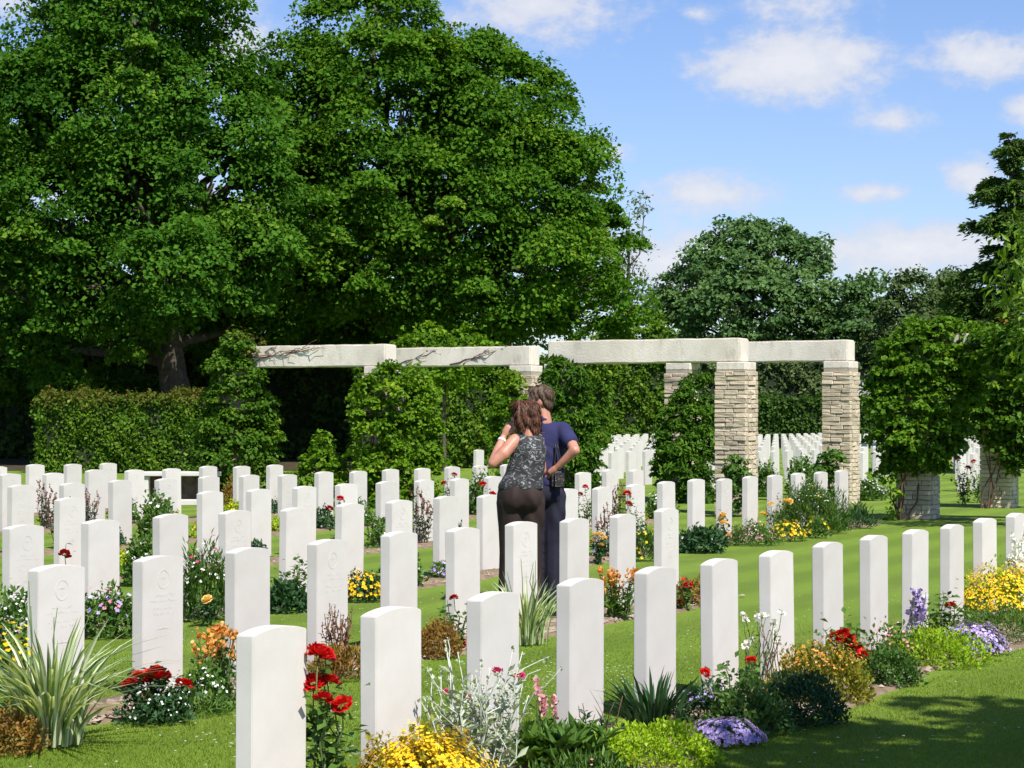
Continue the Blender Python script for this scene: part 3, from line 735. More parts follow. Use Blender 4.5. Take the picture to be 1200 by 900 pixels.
# climbers and shrubs growing on and round the pillars
def climber(name, label, pos, lst, mat, leaf=.075, dn=1400, rc=.17, dz=-.42, cat='climber', extra=None, kw_stems=4, **kw):
    z = pos[1] + dz; b = np.array((pos[0], pos[1] - .5, 0)); t = thing(name, label, cat, b)
    lb = [(c - b, r) for c, r in px_lobes(lst, z, .9, .12, 5)]
    ob('foliage', crown(lb, leaf, dn, rc, **kw).mesh('foliage'), mat, t)
    T = Tubes(5)
    for i in range(kw_stems):
        c = lb[i % len(lb)][0]; T.add(curve((-.32 + rng.uniform(-.06, .06), rng.uniform(.0, .2), -.03), c, 6, .04), np.linspace(.017, .005, 6))
    ob('stem', T.mesh('stem'), M_dstem, t)
    if extra:
        ob('red_growth', crown([(c - b, r) for c, r in px_lobes(extra, z, .9)], leaf * .8, 260, .15, up=.3).mesh('red_growth'), G_red, t)['kind'] = 'stuff'
    return t
climber('climbing_vine', 'bright leafy vine smothering the middle pillar of the left pergola', PE, [(458, 440, 18), (440, 455, 20), (480, 448, 20), (498, 462, 16), (432, 482, 20), (465, 475, 34), (495, 492, 22), (440, 512, 26), (478, 520, 34), (500, 535, 18), (448, 550, 30), (478, 562, 34), (462, 590, 34), (424, 458, 9), (428, 535, 14)], G_ivy, .075, 1400, .17)
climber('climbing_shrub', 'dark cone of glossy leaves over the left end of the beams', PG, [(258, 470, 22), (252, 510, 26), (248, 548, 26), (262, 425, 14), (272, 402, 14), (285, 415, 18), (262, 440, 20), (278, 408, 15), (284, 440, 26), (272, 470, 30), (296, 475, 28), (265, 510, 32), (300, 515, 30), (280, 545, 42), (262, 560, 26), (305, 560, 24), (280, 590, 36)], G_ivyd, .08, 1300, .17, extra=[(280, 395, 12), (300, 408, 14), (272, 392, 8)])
climber('young_shrub', 'small yellow green shrub between the two left pillars', along(8.3) - U * .5, [(382, 520, 13), (378, 545, 24), (362, 565, 24), (398, 560, 22), (345, 570, 16)], G_ivy, .075, 1300, .15, cat='shrub')
climber('feathery_shrub', 'tall feathery dark green shrub behind the man\'s shoulder', PC, [(656, 436, 20), (668, 452, 24), (648, 465, 22), (672, 490, 28), (655, 505, 30), (682, 530, 24), (664, 550, 32), (680, 580, 28), (655, 590, 30)], G_yew, .11, 1300, .16, cat='shrub', up=.3, aspect=.35)
climber('clipped_climber', 'dark tapering feathery shrub in front of the half hidden pillar', PD, [(818, 445, 11), (810, 465, 18), (800, 488, 24), (820, 490, 18), (796, 518, 30), (822, 520, 20), (800, 550, 34), (808, 580, 32)], G_yew, .11, 1300, .16, dz=-1.2, cat='shrub', up=.3, aspect=.35)
climber('pillar_vine', 'leafy vine climbing the pillar at the end of the left beams', PF, [(604, 445, 11), (600, 468, 16), (594, 492, 18), (612, 470, 10), (590, 520, 20), (604, 525, 20), (598, 550, 22)], G_ivy, .08, 1200, .18, dz=-.5)
climber('pillar_foot_shrub', 'light green shrub at the foot of the widest pillar', PA, [(862, 545, 14), (868, 565, 18), (855, 580, 18)], G_green, .08, 900, .12, dz=-.9, cat='shrub')
climber('pillar_foot_shrub', 'small leafy shrub at the foot of the rightmost bare pillar', PB, [(975, 538, 13), (968, 555, 14), (978, 565, 12)], G_green, .09, 800, .12, dz=-1.2, cat='shrub')
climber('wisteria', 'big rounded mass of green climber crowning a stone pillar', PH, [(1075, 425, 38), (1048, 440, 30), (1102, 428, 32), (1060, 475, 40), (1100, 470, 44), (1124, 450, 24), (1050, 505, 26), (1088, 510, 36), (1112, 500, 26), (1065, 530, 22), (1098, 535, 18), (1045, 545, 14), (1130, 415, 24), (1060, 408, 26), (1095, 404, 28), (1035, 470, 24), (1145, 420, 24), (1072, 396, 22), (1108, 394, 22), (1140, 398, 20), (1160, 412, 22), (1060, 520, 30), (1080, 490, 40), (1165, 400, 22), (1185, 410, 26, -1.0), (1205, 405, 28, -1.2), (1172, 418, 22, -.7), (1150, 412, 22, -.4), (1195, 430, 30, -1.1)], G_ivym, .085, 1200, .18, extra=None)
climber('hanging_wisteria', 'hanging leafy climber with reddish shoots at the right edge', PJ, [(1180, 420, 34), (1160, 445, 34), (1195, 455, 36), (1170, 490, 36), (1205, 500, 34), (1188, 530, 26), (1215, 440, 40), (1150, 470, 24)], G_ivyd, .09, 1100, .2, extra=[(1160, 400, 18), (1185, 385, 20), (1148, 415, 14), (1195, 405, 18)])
climber('pillar_side_plant', 'yellow green plant leaning on the left of the overgrown pillar', PH, [(1048, 580, 10), (1044, 600, 9), (1040, 560, 10)], G_ivy, .08, 260, .12, dz=-.6, cat='plant')

# ------------------------------------------------------------------ bed plants: shape builders (local coordinates, base at z = 0)
def dome(rx, ry, h, leaf, n, v0=.5, lump=.16, asp=.55, upright=.4, fill=.35):
    L = Leaves(); d = rand_dir(n); d[:, 2] = np.abs(d[:, 2]); d[:, 2] = d[:, 2] * 1.0
    ph = rng.uniform(0, 6.28, 4); f = 1 + lump * (np.sin(d[:, 0] * 5 + ph[0]) * np.sin(d[:, 1] * 5 + ph[1]) + .7 * np.sin(d[:, 2] * 6 + d[:, 0] * 9 + ph[2]) + .6 * np.sin(d[:, 1] * 13 + d[:, 0] * 11 + ph[3]))
    s = rng.uniform(1 - fill, 1.03, n) * f
    pos = d * s[:, None] * np.array((rx, ry, h))
    nn = norm(d * .9 + np.array((0, 0, .4)) + rng.normal(size=(n, 3)) * .45)
    ax = norm(d * .6 + rng.normal(size=(n, 3)) * .7 + np.array((0, 0, upright)))
    ll = leaf * rng.uniform(.6, 1.3, n)
    L.add(pos, ax, nn, ll, ll * asp, v0 + rng.normal(size=n) * .18 + (f - 1) * .8)
    return L, (rx, ry, h, f)
def blossoms(rx, ry, h, size, n, petals=4, zmin=.25, lo=1.0, hi=1.12, patch=None):
    L = Petals() if size > .019 else Leaves(); d = rand_dir(n * 3); d[:, 2] = np.abs(d[:, 2]); d = d[d[:, 2] > zmin][:n]; n = len(d)
    ph = rng.uniform(0, 6.28, 3); fu = 1 + .13 * np.sin(d[:, 0] * 6 + ph[0]) * np.sin(d[:, 1] * 6 + ph[1]) + .09 * np.sin(d[:, 0] * 14 + d[:, 1] * 11 + ph[2])
    pos = d * np.array((rx, ry, h)) * (rng.uniform(lo, hi, n) * fu)[:, None]
    a = norm(np.cross(d, rng.normal(size=(n, 3)))); b = np.cross(d, a); v = rng.uniform(0, 1, n); sz = size * rng.uniform(.7, 1.25, n)
    for k in range(petals):
        th = 2 * math.pi * k / petals; ax = a * math.cos(th) + b * math.sin(th)
        L.add(pos, norm(ax + d * .35), d, sz * .58, sz * .5, v, .1)
    return L
def rose_mesh():
    L = Petals()
    for ring, (n, r, up_, sz, dz) in enumerate(((6, .014, .05, 1.0, 0), (6, .012, .45, .95, .003), (6, .010, 1.0, .85, .007), (5, .007, 1.9, .72, .011), (4, .003, 3.5, .6, .014))):
        th = np.arange(n) * 2 * math.pi / n + ring * .55 + rng.normal(size=n) * .15
        out = np.stack([np.cos(th), np.sin(th), 0 * th], 1); ax = norm(out + np.array((0, 0, up_)) + rng.normal(size=(n, 3)) * .12)
        L.add(out * r + np.array((0, 0, dz)), ax, norm(np.array((0, 0, 1.)) - out * .4), .036 * sz * rng.uniform(.85, 1.15, n), .046 * sz, .2 + .15 * ring + rng.normal(size=n) * .18, -.18)
    return L.mesh('rose')
ROSE = [rose_mesh() for _ in range(3)]
ROSEM = {}
def rose_part(parent, mat, loc, sc_=1.0):
    k = (mat.name, random.randrange(3))
    if k not in ROSEM:
        m = ROSE[k[1]].copy(); m.materials.clear(); m.materials.append(mat); ROSEM[k] = m
    o = ob('rose', ROSEM[k], None, parent, loc); o.scale = (sc_,) * 3; o.rotation_euler = (random.uniform(-.6, .3), random.uniform(-.5, .5), random.uniform(0, 6)); return o
def P(name, label, xy, cat='plant', group=None): return thing(name, label, cat, (xy[0], xy[1], .012), random.uniform(0, .4), group)
def mound(name, label, xy, rx, h, leaf, n, mat, fl=None, ry=None, cat='plant', **kw):
    t = P(name, label, xy, cat); L, _ = dome(rx, ry or rx * .85, h, leaf, n, **kw); ob('foliage', L.mesh('foliage'), mat, t)
    for f in (fl or []):
        fm, cnt, size = f[:3]; zmin = f[3] if len(f) > 3 else .25; lo, hi = f[4] if len(f) > 4 else (1, 1.12)
        ob('blossom', blossoms(rx, ry or rx * .85, h, size, cnt, 4, zmin, lo, hi).mesh('blossom'), fm, t)['kind'] = 'stuff'
    return t
def blades(name, label, xy, n, length, width, spread, mats, seg=5, stiff=.6, cat='plant', stalks=0):
    t = P(name, label, xy, cat); V = [[], []]; Tt = [[], []]; vv = [[], []]
    for i in range(n):
        a = rng.uniform(0, 6.28); r0 = rng.uniform(0, spread * .5); ln = length * rng.uniform(.55, 1.1); lean = rng.uniform(.08, 1.0) * (1 - stiff) * 1.6 + .05
        o = np.array((math.cos(a), math.sin(a), 0)); s = np.array((-math.sin(a), math.cos(a), 0)); tw = rng.uniform(-1, 1); s = norm(s * math.cos(tw) + o * math.sin(tw)); base = o * r0
        q = np.linspace(0, 1, seg + 1); wv = width * rng.uniform(.7, 1.2) * np.array([.8 + .2 * min(1, x * 4) if x < .5 else max(.03, 1 - ((x - .5) / .5) ** 2) for x in q])
        cen = base + o * (lean * ln * q ** 1.9)[:, None] + np.array((0, 0, 1.)) * (ln * (q - lean * .38 * q ** 2.6))[:, None]
        for half in (0, 1):
            e = cen + (s if half else -s) * wv[:, None] * .5 ; b0 = len(V[half]) * 2 * (seg + 1)
            V[half].append(np.stack([cen, e], 1).reshape(-1, 3))
            for k in range(seg):
                p0 = b0 + 2 * k; Tt[half] += [(p0, p0 + 1, p0 + 3), (p0, p0 + 3, p0 + 2)]; vv[half] += [rng.uniform(.1, .9) * .3 + (i % 5) * .15] * 2
    for half in (0, 1):
        ob('blade_half' if half else 'blades', mesh_tris('blades', np.concatenate(V[half]), np.array(Tt[half]), vv[half]), mats[half], t)
    if stalks:
        T = Tubes(4)
        for i in range(stalks): T.add(curve((rng.uniform(-.05, .05), rng.uniform(-.05, .05), 0), (rng.uniform(-.15, .15), rng.uniform(-.15, .15), length * rng.uniform(.9, 1.2)), 5, .02), np.linspace(.005, .002, 5))
        ob('flower_stalk', T.mesh('flower_stalk'), M_stem, t)
    return t
def spikes(name, label, xy, n, h, spread, stem_m, heads=None, leaf=None, head_len=.1, head_sz=.02, cat='plant', branch=0, bracts=14):
    """upright stems with flower or seed heads; leaf = (mat, size, count)"""
    t = P(name, label, xy, cat); T = Tubes(4); H = Petals() if heads in (P_wht, P_org, P_pink, P_lil) else Leaves(); G = Leaves()
    for i in range(n):
        a = rng.uniform(0, 6.28); r = spread * rng.uniform(0, 1) ** .7; hh = h * rng.uniform(.65, 1.08)
        b0 = np.array((math.cos(a) * r * .4, math.sin(a) * r * .4, 0)); e = np.array((math.cos(a) * r, math.sin(a) * r, hh))
        pts = curve(b0, e, 6, .03); T.add(pts, np.linspace(.0045, .002, 6)); tips = [(pts[-2], pts[-1])]
        for k in range(branch):
            s = pts[rng.integers(2, 5)]; e2 = s + np.array((rng.normal() * .10, rng.normal() * .10, rng.uniform(.06, .22))); T.add(curve(s, e2, 4, .05), np.linspace(.003, .0015, 4)); tips.append((s, e2))
        if heads:
            for s, e2 in tips:
                d = norm((e2 - s)[None])[0]; q = rng.uniform(0, 1, bracts)
                pos = e2 - d * (q * head_len)[:, None]; ax = norm(rng.normal(size=(bracts, 3)) + d * .5)
                H.add(pos, ax, rand_dir(bracts), head_sz * rng.uniform(.7, 1.3, bracts) * (.6 + .6 * q), head_sz * .95, rng.uniform(0, 1, bracts))
        if leaf:
            m = leaf[2]; q = rng.uniform(.05, .85, m); pos = np.array([np.interp(q, np.linspace(0, 1, 6), pts[:, j]) for j in range(3)]).T
            ax = norm(rng.normal(size=(m, 3)) * np.array((1, 1, .3)) + np.array((0, 0, .6))); ll = leaf[1] * rng.uniform(.6, 1.2, m) * (1.25 - q * .8)
            G.add(pos, ax, norm(np.array((0, 0, 1.)) + rng.normal(size=(m, 3)) * .5), ll, ll * .32, .5 + rng.normal(size=m) * .22)
    ob('stem', T.mesh('stem'), stem_m, t)
    if heads: kind(ob('flower_head', H.mesh('flower_head'), heads, t), 'stuff')
    if leaf: ob('foliage', G.mesh('foliage'), leaf[0], t)
    return t
def rosebush(name, label, xy, h, r, roses, mat, leafn=260, leafm=None, leaf=.045, sc_=1.0):
    """roses = list of local (dx, dy, z)"""
    t = P(name, label, xy); t.rotation_euler = (0, 0, 0); T = Tubes(5); G = Leaves()
    ends = [np.array(q, float) for q in roses] + [np.array((rng.normal() * r * .6, rng.normal() * r * .5, h * rng.uniform(.5, .9))) for _ in range(5)]
    for e in ends:
        pts = curve((rng.uniform(-.04, .04), rng.uniform(-.04, .04), -.01), e, 6, .04); T.add(pts, np.linspace(.006, .0025, 6))
        m = leafn // len(ends); q = rng.uniform(.2, .97, m); pos = np.array([np.interp(q, np.linspace(0, 1, 6), pts[:, j]) for j in range(3)]).T + rng.normal(size=(m, 3)) * r * .22
        pos[:, 2] = np.maximum(pos[:, 2], .02)
        ax = norm(rng.normal(size=(m, 3)) * np.array((1, 1, .4)) + np.array((0, 0, .1))); ll = leaf * rng.uniform(.7, 1.3, m)
        G.add(pos, ax, norm(np.array((0, 0, 1.)) + rng.normal(size=(m, 3)) * .45), ll, ll * .65, .45 + rng.normal(size=m) * .22)
    ob('stem', T.mesh('stem'), M_stem, t); ob('foliage', G.mesh('foliage'), leafm or G_green, t)
    for q in roses: rose_part(t, mat, q, sc_)
    return t
def at(px, py):                         # ground point seen at a photo pixel
    z = F * CAMH / (py - 486); return np.array(((px - 600) / F * z, z))
def rl(xy, spots):                      # rose positions seen at photo pixels, relative to the bush at xy
    out = []
    for px, py in spots:
        w = W(px, py, xy[1] - .05); out.append((w[0] - xy[0], -.05 + random.uniform(-.04, .04), w[2]))
    return out

# --- front bed
mound('stonecrop', 'dense golden yellow flowering mound at the foot of the near headstones', on_row(496, 4.42), .29, .29, .030, 2600, G_olive, [(P_yel, 4600, .017, .15, (.9, 1.12))], lump=.22)
spikes('rose_campion', 'silvery branching stems with few magenta flowers in the front bed', on_row(557, 4.46), 19, .58, .23, M_sstem, G_grey, (G_grey, .085, 30), .05, .018, branch=2, bracts=5)
t = P('rose_campion_flower', 'magenta campion blooms rising beside the third front headstone', on_row(590, 4.5)); T = Tubes(4)
for px, py in ((608, 791), (548, 818), (526, 812), (583, 787)):
    w = W(px, py, on_row(590, 4.5)[1]); e = w - np.append(on_row(590, 4.5), .012); T.add(curve((e[0] * .4, 0, 0), e, 5, .03), .003); o = rose_part(t, P_mag, tuple(e), .62); o.name = 'campion_flower'
ob('stem', T.mesh('stem'), M_sstem, t)
spikes('bistort', 'leafy green clump with slim pale pink spikes in the front bed', on_row(655, 4.42), 30, .20, .24, M_stem, None, (G_green, .15, 26))
spikes('pink_spike', 'three pale pink flower spikes left of the fourth front headstone', on_row(642, 4.5), 4, .40, .07, M_stem, P_pink, (G_green, .08, 6), .10, .022, bracts=26)
mound('pink_thrift', 'low grassy tuft dotted with pale pink flowers at the lower edge', on_row(690, 4.02), .24, .13, .07, 900, G_green, [(P_pink, 40, .018, .3, (1.0, 1.2))], asp=.12, upright=1.0)
mound('lime_stonecrop', 'large bright lime green cushion at the lower edge of the photo', on_row(770, 4.14), .30, .17, .022, 4600, G_lime, lump=.12, upright=.9)
mound('lime_sprig', 'small lime green cushion touching the foot of the fourth front headstone', on_row(703, 4.30), .17, .17, .022, 1500, G_lime, lump=.12, upright=.9)
blades('agapanthus', 'dark green strap leaved clump below the fifth front headstone', on_row(765, 4.56), 110, .32, .022, .26, (G_dark, G_dark), stiff=.35)
spikes('dark_sprig', 'dark leafy twigs reaching left across the fourth front headstone', on_row(702, 4.45), 6, .26, .16, M_dstem, None, (G_dark, .07, 12))
mound('creeping_phlox', 'lilac creeping phlox spilling over the lawn edge below the sixth headstone', on_row(850, 4.08), .17, .10, .02, 900, G_dark, [(P_lil, 700, .022, .15)])
mound('phlox_behind', 'blue green tuft with a few lilac blooms behind the creeping phlox', on_row(826, 4.40), .16, .20, .05, 700, G_dark, [(P_lil, 50, .02, .6)], asp=.25)
mound('lavender_cotton', 'small leaved green bush left of the dark green cushion', on_row(878, 4.12), .21, .24, .030, 2200, G_green, lump=.2)
mound('dark_cushion', 'smooth dark blue green cushion at the shaded edge of the front bed', on_row(938, 4.0), .25, .26, .022, 5200, G_dark, lump=.08, upright=.7)
xy = on_row(858, 4.5); rosebush('rose_sprig', 'thin rose with small red buds before the sixth front headstone', xy, .3, .14, rl(xy, [(826, 791), (880, 777)]), P_red, 150, sc_=.75)
mound('golden_heath', 'olive and gold mound between the seventh and eighth front headstones', on_row(962, 4.22), .31, .30, .026, 4200, G_olive, [(P_org, 300, .014, .65)], lump=.10, upright=.8)
xy = on_row(992, 4.48); rosebush('red_rose_bush', 'rose with large scarlet blooms between the eighth and ninth front headstones', xy, .42, .2, rl(xy, [(978, 749), (988, 746), (994, 752), (1004, 763), (1011, 769), (984, 755)]), P_red, 300, sc_=1.15)
mound('grey_santolina', 'soft grey green mound at the lawn edge under the scarlet roses', on_row(1042, 4.12), .20, .20, .03, 2000, G_green, lump=.12, v0=.25)
mound('pink_saxifrage', 'loose plant with tiny pale pink flowers below the ninth front headstone', on_row(1046, 4.4), .20, .26, .03, 700, G_green, [(P_pink, 70, .018, .3)])
mound('lime_cushion', 'bright lime cushion below the tenth front headstone', on_row(1092, 4.2), .34, .22, .026, 3600, G_lime, lump=.14, v0=.3, upright=.8)
spikes('lilac_spike', 'upright lilac flower spike against the tenth front headstone', on_row(1074, 4.55), 7, .42, .07, M_stem, P_lil, (G_green, .08, 8), .20, .03, bracts=60)
xy = on_row(1108, 4.52); rosebush('single_rose_bush', 'rose bush with one red bloom near the eleventh front headstone', xy, .42, .22, rl(xy, [(1112, 712), (1090, 745)]), P_red, 320, sc_=1.0)
mound('lilac_cushion', 'lilac cushion spilling towards the lawn below the eleventh headstone', on_row(1140, 4.16), .22, .17, .02, 1300, G_dark, [(P_lil, 1000, .022, .1)])
mound('grey_mound', 'fine leaved green mound between lilac cushion and yellow mound', on_row(1172, 4.2), .40, .22, .035, 2600, G_green, lump=.15, asp=.2, upright=.9)
mound('yellow_stonecrop', 'yellow flowering mound at the right end of the front bed', on_row(1176, 4.56), .40, .40, .03, 2200, G_lime, [(P_yel, 2600, .019, .3, (.93, 1.1)), (P_red, 4, .06, .3)], v0=.2)
spikes('white_campanula', 'tall white flower spires at the right edge', on_row(1196, 4.6), 14, .66, .17, M_stem, P_wht, (G_green, .07, 10), .34, .04, bracts=34)
spikes('white_poppy', 'thin stems of white poppies beside the seventh front headstone', on_row(884, 4.72), 15, .42, .18, M_stem, P_wht, (G_green, .05, 6), .010, .026, bracts=12)
spikes('seed_stalk', 'dry dark stalks standing before the seventh front headstone', on_row(903, 4.6), 6, .36, .08, M_dstem, P_brn, None, .03, .012, bracts=4)
xy = on_row(385, 4.72); rosebush('tall_rose_bush', 'tall red rose between the two nearest headstones', xy, .62, .16, rl(xy, [(372, 767), (380, 772), (368, 803), (385, 803), (380, 822), (402, 828), (374, 770)]), P_red, 260, leaf=.055, sc_=1.0)

# --- second bed
blades('variegated_iris', 'big fan of cream edged sword leaves at the lower left', on_row(62, 6.95), 135, .66, .030, .30, (G_blade, G_cream), stiff=.30, stalks=5)
mound('orange_cushion', 'rust and lime cushion in the lower left corner', on_row(4, 6.98), .20, .20, .022, 2400, G_rust, lump=.1)
mound('yellow_posy', 'little yellow flowers at the left edge behind the iris', on_row(8, 7.35), .18, .50, .035, 600, G_green, [(P_yel, 70, .03, .6)])
xy = on_row(184, 7.0); rosebush('red_rose_bush', 'low rose bush with scarlet blooms and white specks beside the iris', xy, .26, .2, rl(xy, [(164, 796), (176, 795), (185, 790), (192, 796), (215, 806), (178, 819), (155, 803), (184, 797)]), P_red, 420, G_dark, sc_=1.1)
mound('white_speck', 'tiny white flowers under the low scarlet rose bush', on_row(186, 6.96), .20, .19, .03, 900, G_dark, [(P_wht, 90, .014, .2)])
mound('thyme_cushion', 'soft flat green cushion right of the low rose bush', on_row(232, 6.98), .20, .09, .03, 1500, G_green, asp=.2, v0=.75)
spikes('orange_wallflower', 'orange and white wallflowers left of the nearest headstone', on_row(256, 7.2), 30, .40, .20, M_stem, P_org, (G_green, .07, 12), .07, .028, bracts=12)
mound('white_wallflower', 'low plant with white blooms before the orange wallflowers', on_row(238, 7.05), .18, .22, .04, 700, G_green, [(P_wht, 60, .018, .3)])
spikes('dark_heuchera', 'dark stems with brown bells below the fourth second row headstone', on_row(398, 7.3), 22, .40, .14, M_dstem, P_brn, (G_rust, .07, 6), .16, .016, bracts=12)
mound('bronze_tuft', 'bronze and green tuft beside the tall red rose', on_row(402, 7.12), .20, .16, .06, 700, G_rust, asp=.15, upright=.9)
mound('rust_dome', 'round rust brown dome left of the third front headstone', on_row(514, 7.2), .15, .24, .02, 3200, G_rust, lump=.06, upright=.7)
xy = on_row(533, 7.3); rosebush('thin_rose', 'thin rose with two small red buds below the sixth second row headstone', xy, .45, .12, rl(xy, [(532, 703), (541, 756)]), P_red, 150, sc_=.75)
blades('variegated_flag', 'pale striped sword leaves in front of the couple', on_row(618, 7.06), 85, .52, .024, .30, (G_blade, G_cream), stiff=.55, stalks=4)
mound('white_poppy_patch', 'small white flowers beside the striped leaves near the couple', on_row(588, 7.5), .16, .24, .03, 500, G_green, [(P_wht, 40, .03, .4)])
spikes('peach_wallflower', 'peach orange flowers left of the fifth front headstone', on_row(724, 7.28), 26, .38, .16, M_stem, P_org, (G_green, .08, 14), .08, .03, bracts=10)
mound('bronze_heath', 'bronze cushion with red flowers left of the sixth front headstone', on_row(808, 7.32), .19, .20, .03, 1500, G_rust, [(P_red, 10, .05, .4)])
xy = on_row(800, 7.2); rosebush('small_red_rose', 'small red rose beside the bronze cushion', xy, .26, .12, rl(xy, [(806, 687), (796, 708)]), P_red, 130, sc_=.9)

# --- third bed
mound('silver_aster', 'grey leaved plant at the left edge of the third bed', on_row(20, 9.9), .28, .40, .05, 1100, G_green, [(P_wht, 120, .02, .3)])
mound('pink_aster', 'bushy green mound topped with pale lilac daisies', on_row(128, 10.0), .30, .30, .045, 2200, G_green, [(P_lil, 60, .035, .5), (P_pink, 40, .03, .4)])
xy = on_row(76, 10.3); rosebush('slim_red_rose', 'slim rose with one red bloom before the left headstones', xy, .75, .14, rl(xy, [(77, 651)]), P_red, 120, sc_=1.0)
mound('tall_tickseed', 'tall feathery green plant with white and pink specks', on_row(240, 10.1), .24, .52, .07, 2200, G_green, [(P_wht, 70, .025, .5), (P_mag, 10, .03, .7)], asp=.14, upright=1.2)
xy = on_row(241, 9.86); rosebush('yellow_rose', 'single yellow rose at the foot of the tall feathery plant', xy, .26, .14, rl(xy, [(243, 705)]), P_peach, 160, G_dark, sc_=1.1)
xy = on_row(345, 10.2); rosebush('leafy_rose', 'leafy rose without blooms between second row headstones', xy, .42, .2, [], P_red, 320)
mound('fern_patch', 'low dark leafy patch beside the leafy rose', on_row(330, 10.0), .22, .20, .06, 800, G_dark)
mound('yellow_kerria', 'yellow flowering clump with dark leaves between two headstones', on_row(424, 9.95), .19, .22, .035, 1100, G_dark, [(P_yel, 220, .03, .2)])
xy = on_row(700, 10.2); rosebush('peach_rose', 'peach and cream roses right of the couple', xy, .40, .14, rl(xy, [(697, 628), (703, 627), (708, 632), (694, 636), (704, 640)]), P_peach, 260, G_dark, sc_=.9)
mound('yellow_tickseed', 'light green tuft with yellow flowers between second row headstones', on_row(756, 9.95), .16, .34, .06, 1000, G_green, [(P_yel, 30, .035, .1)], asp=.2, upright=1)
mound('dark_laurel', 'dark green leafy mound at the end of the second row', on_row(822, 10.0), .27, .26, .06, 1500, G_dark, [(P_wht, 10, .035, .4)])
xy = on_row(846, 10.25); rosebush('yellow_rose_bush', 'rose with two yellow blooms right of the dark leafy mound', xy, .46, .14, rl(xy, [(845, 609), (848, 614), (852, 628), (847, 605)]), P_peach, 200, G_dark, sc_=1.15)
mound('mauve_cushion', 'broad green cushion tinged with mauve flowers', on_row(882, 10.0), .33, .26, .03, 2600, G_green, [(P_pink, 120, .02, .3)])
xy = on_row(912, 10.5); rosebush('apricot_rose', 'apricot roses before the third row headstones near the widest pillar', xy, .60, .16, rl(xy, [(903, 592), (921, 588), (926, 589), (895, 603)]), P_peach, 200, G_green, sc_=1.15)
mound('yellow_buttercup', 'bright yellow flower patch at the front of the third bed', on_row(922, 9.95), .24, .22, .035, 900, G_green, [(P_yel, 150, .04, .2)])
mound('tall_fennel', 'large fluffy bright green bush before the rightmost third row headstones', on_row(952, 10.3), .48, .62, .08, 5200, G_green, [(P_wht, 160, .018, .5, (1.0, 1.2)), (P_yel, 8, .05, .1)], asp=.12, upright=1.3, v0=.6)
mound('yellow_daisy', 'cluster of yellow daisies at the edge of the large fluffy bush', on_row(958, 9.85), .14, .24, .05, 400, G_green, [(P_yel, 16, .055, .3)])
mound('blue_grass', 'blue green spiky tuft at the right end of the third bed', on_row(1003, 10.2), .26, .28, .09, 900, G_dark, asp=.14, upright=1.0, v0=.8)

# --- further beds: copies of a few plant kinds set between the stones
def proto(fn, *a, **k):
    return fn(*a, **k)
off = (0, -60)
PROTOS = []
for fn, args, kw, desc, cat in (
    (mound, ('bedding_plant', 'x', off, .24, .36, .06, 900, G_green), dict(fl=[(P_wht, 40, .03, .4)]), 'green bush flecked with white flowers', 'plant'),
    (mound, ('bedding_plant', 'x', off, .20, .24, .05, 700, G_dark), dict(), 'low dark green clump', 'plant'),
    (mound, ('bedding_plant', 'x', off, .22, .20, .04, 700, G_green), dict(fl=[(P_lil, 50, .03, .3)]), 'low clump with lilac flowers', 'plant'),
    (mound, ('bedding_plant', 'x', off, .20, .22, .04, 700, G_lime), dict(fl=[(P_yel, 50, .03, .3)]), 'yellow green flowering clump', 'plant'),
    (rosebush, ('rose_bush', 'x', off, .55, .2, [(.05, -.05, .62), (-.12, -.03, .5)], P_red), dict(leafn=260, sc_=1.1), 'rose bush with red blooms', 'plant'),
    (spikes, ('seeding_plant', 'x', off, 16, .6, .18, M_dstem), dict(heads=P_brn, leaf=(G_dark, .08, 12), head_len=.12, head_sz=.025), 'plant with dark seed heads', 'plant'),
    (mound, ('bedding_plant', 'x', off, .30, .62, .07, 1500, G_green), dict(fl=[(P_wht, 14, .05, .4)]), 'tall leafy green bush', 'plant'),
):
    PROTOS.append((fn(*args, **kw), desc, cat))
PL = {'third': {5: 0, 6: 2, 8: 4, 9: 3, 10: 5, 11: 4, 12: 2}, 'fourth': {0: 3, 1: 1, 2: 3, 3: 4, 4: 0, 5: 5, 6: 1, 7: 4, 8: 2, 9: 0, 10: 4, 11: 5, 12: 3, 13: 0},
      'fifth': {0: 5, 1: 1, 2: 6, 3: 3, 4: 1, 5: 3, 6: 1, 7: 0, 8: 1, 9: 2, 10: 4, 11: 6, 12: 1}, 'sixth': {0: 5, 1: 5, 2: 0, 3: 3, 5: 3, 6: 1}, }
CNT = {}
for rn, p, ts in ROWS:
    lst = STONES[rn]
    for i, k in PL.get(rn, {}).items():
        if i >= len(lst): continue
        src, desc, cat = PROTOS[k]
        c = copy_tree(src); q = gp(p - random.uniform(.15, .35), (lst[i][0] + .5) * STEP); c.location = (q[0], q[1], .012)
        c.rotation_euler = (0, 0, random.uniform(0, 6.2)); s = random.uniform(.85, 1.15); c.scale = (s, s, s)
        tag(c, f'{desc} right of the {ORD[i]} headstone of the {rn} row', cat, 'small plants of the further beds')
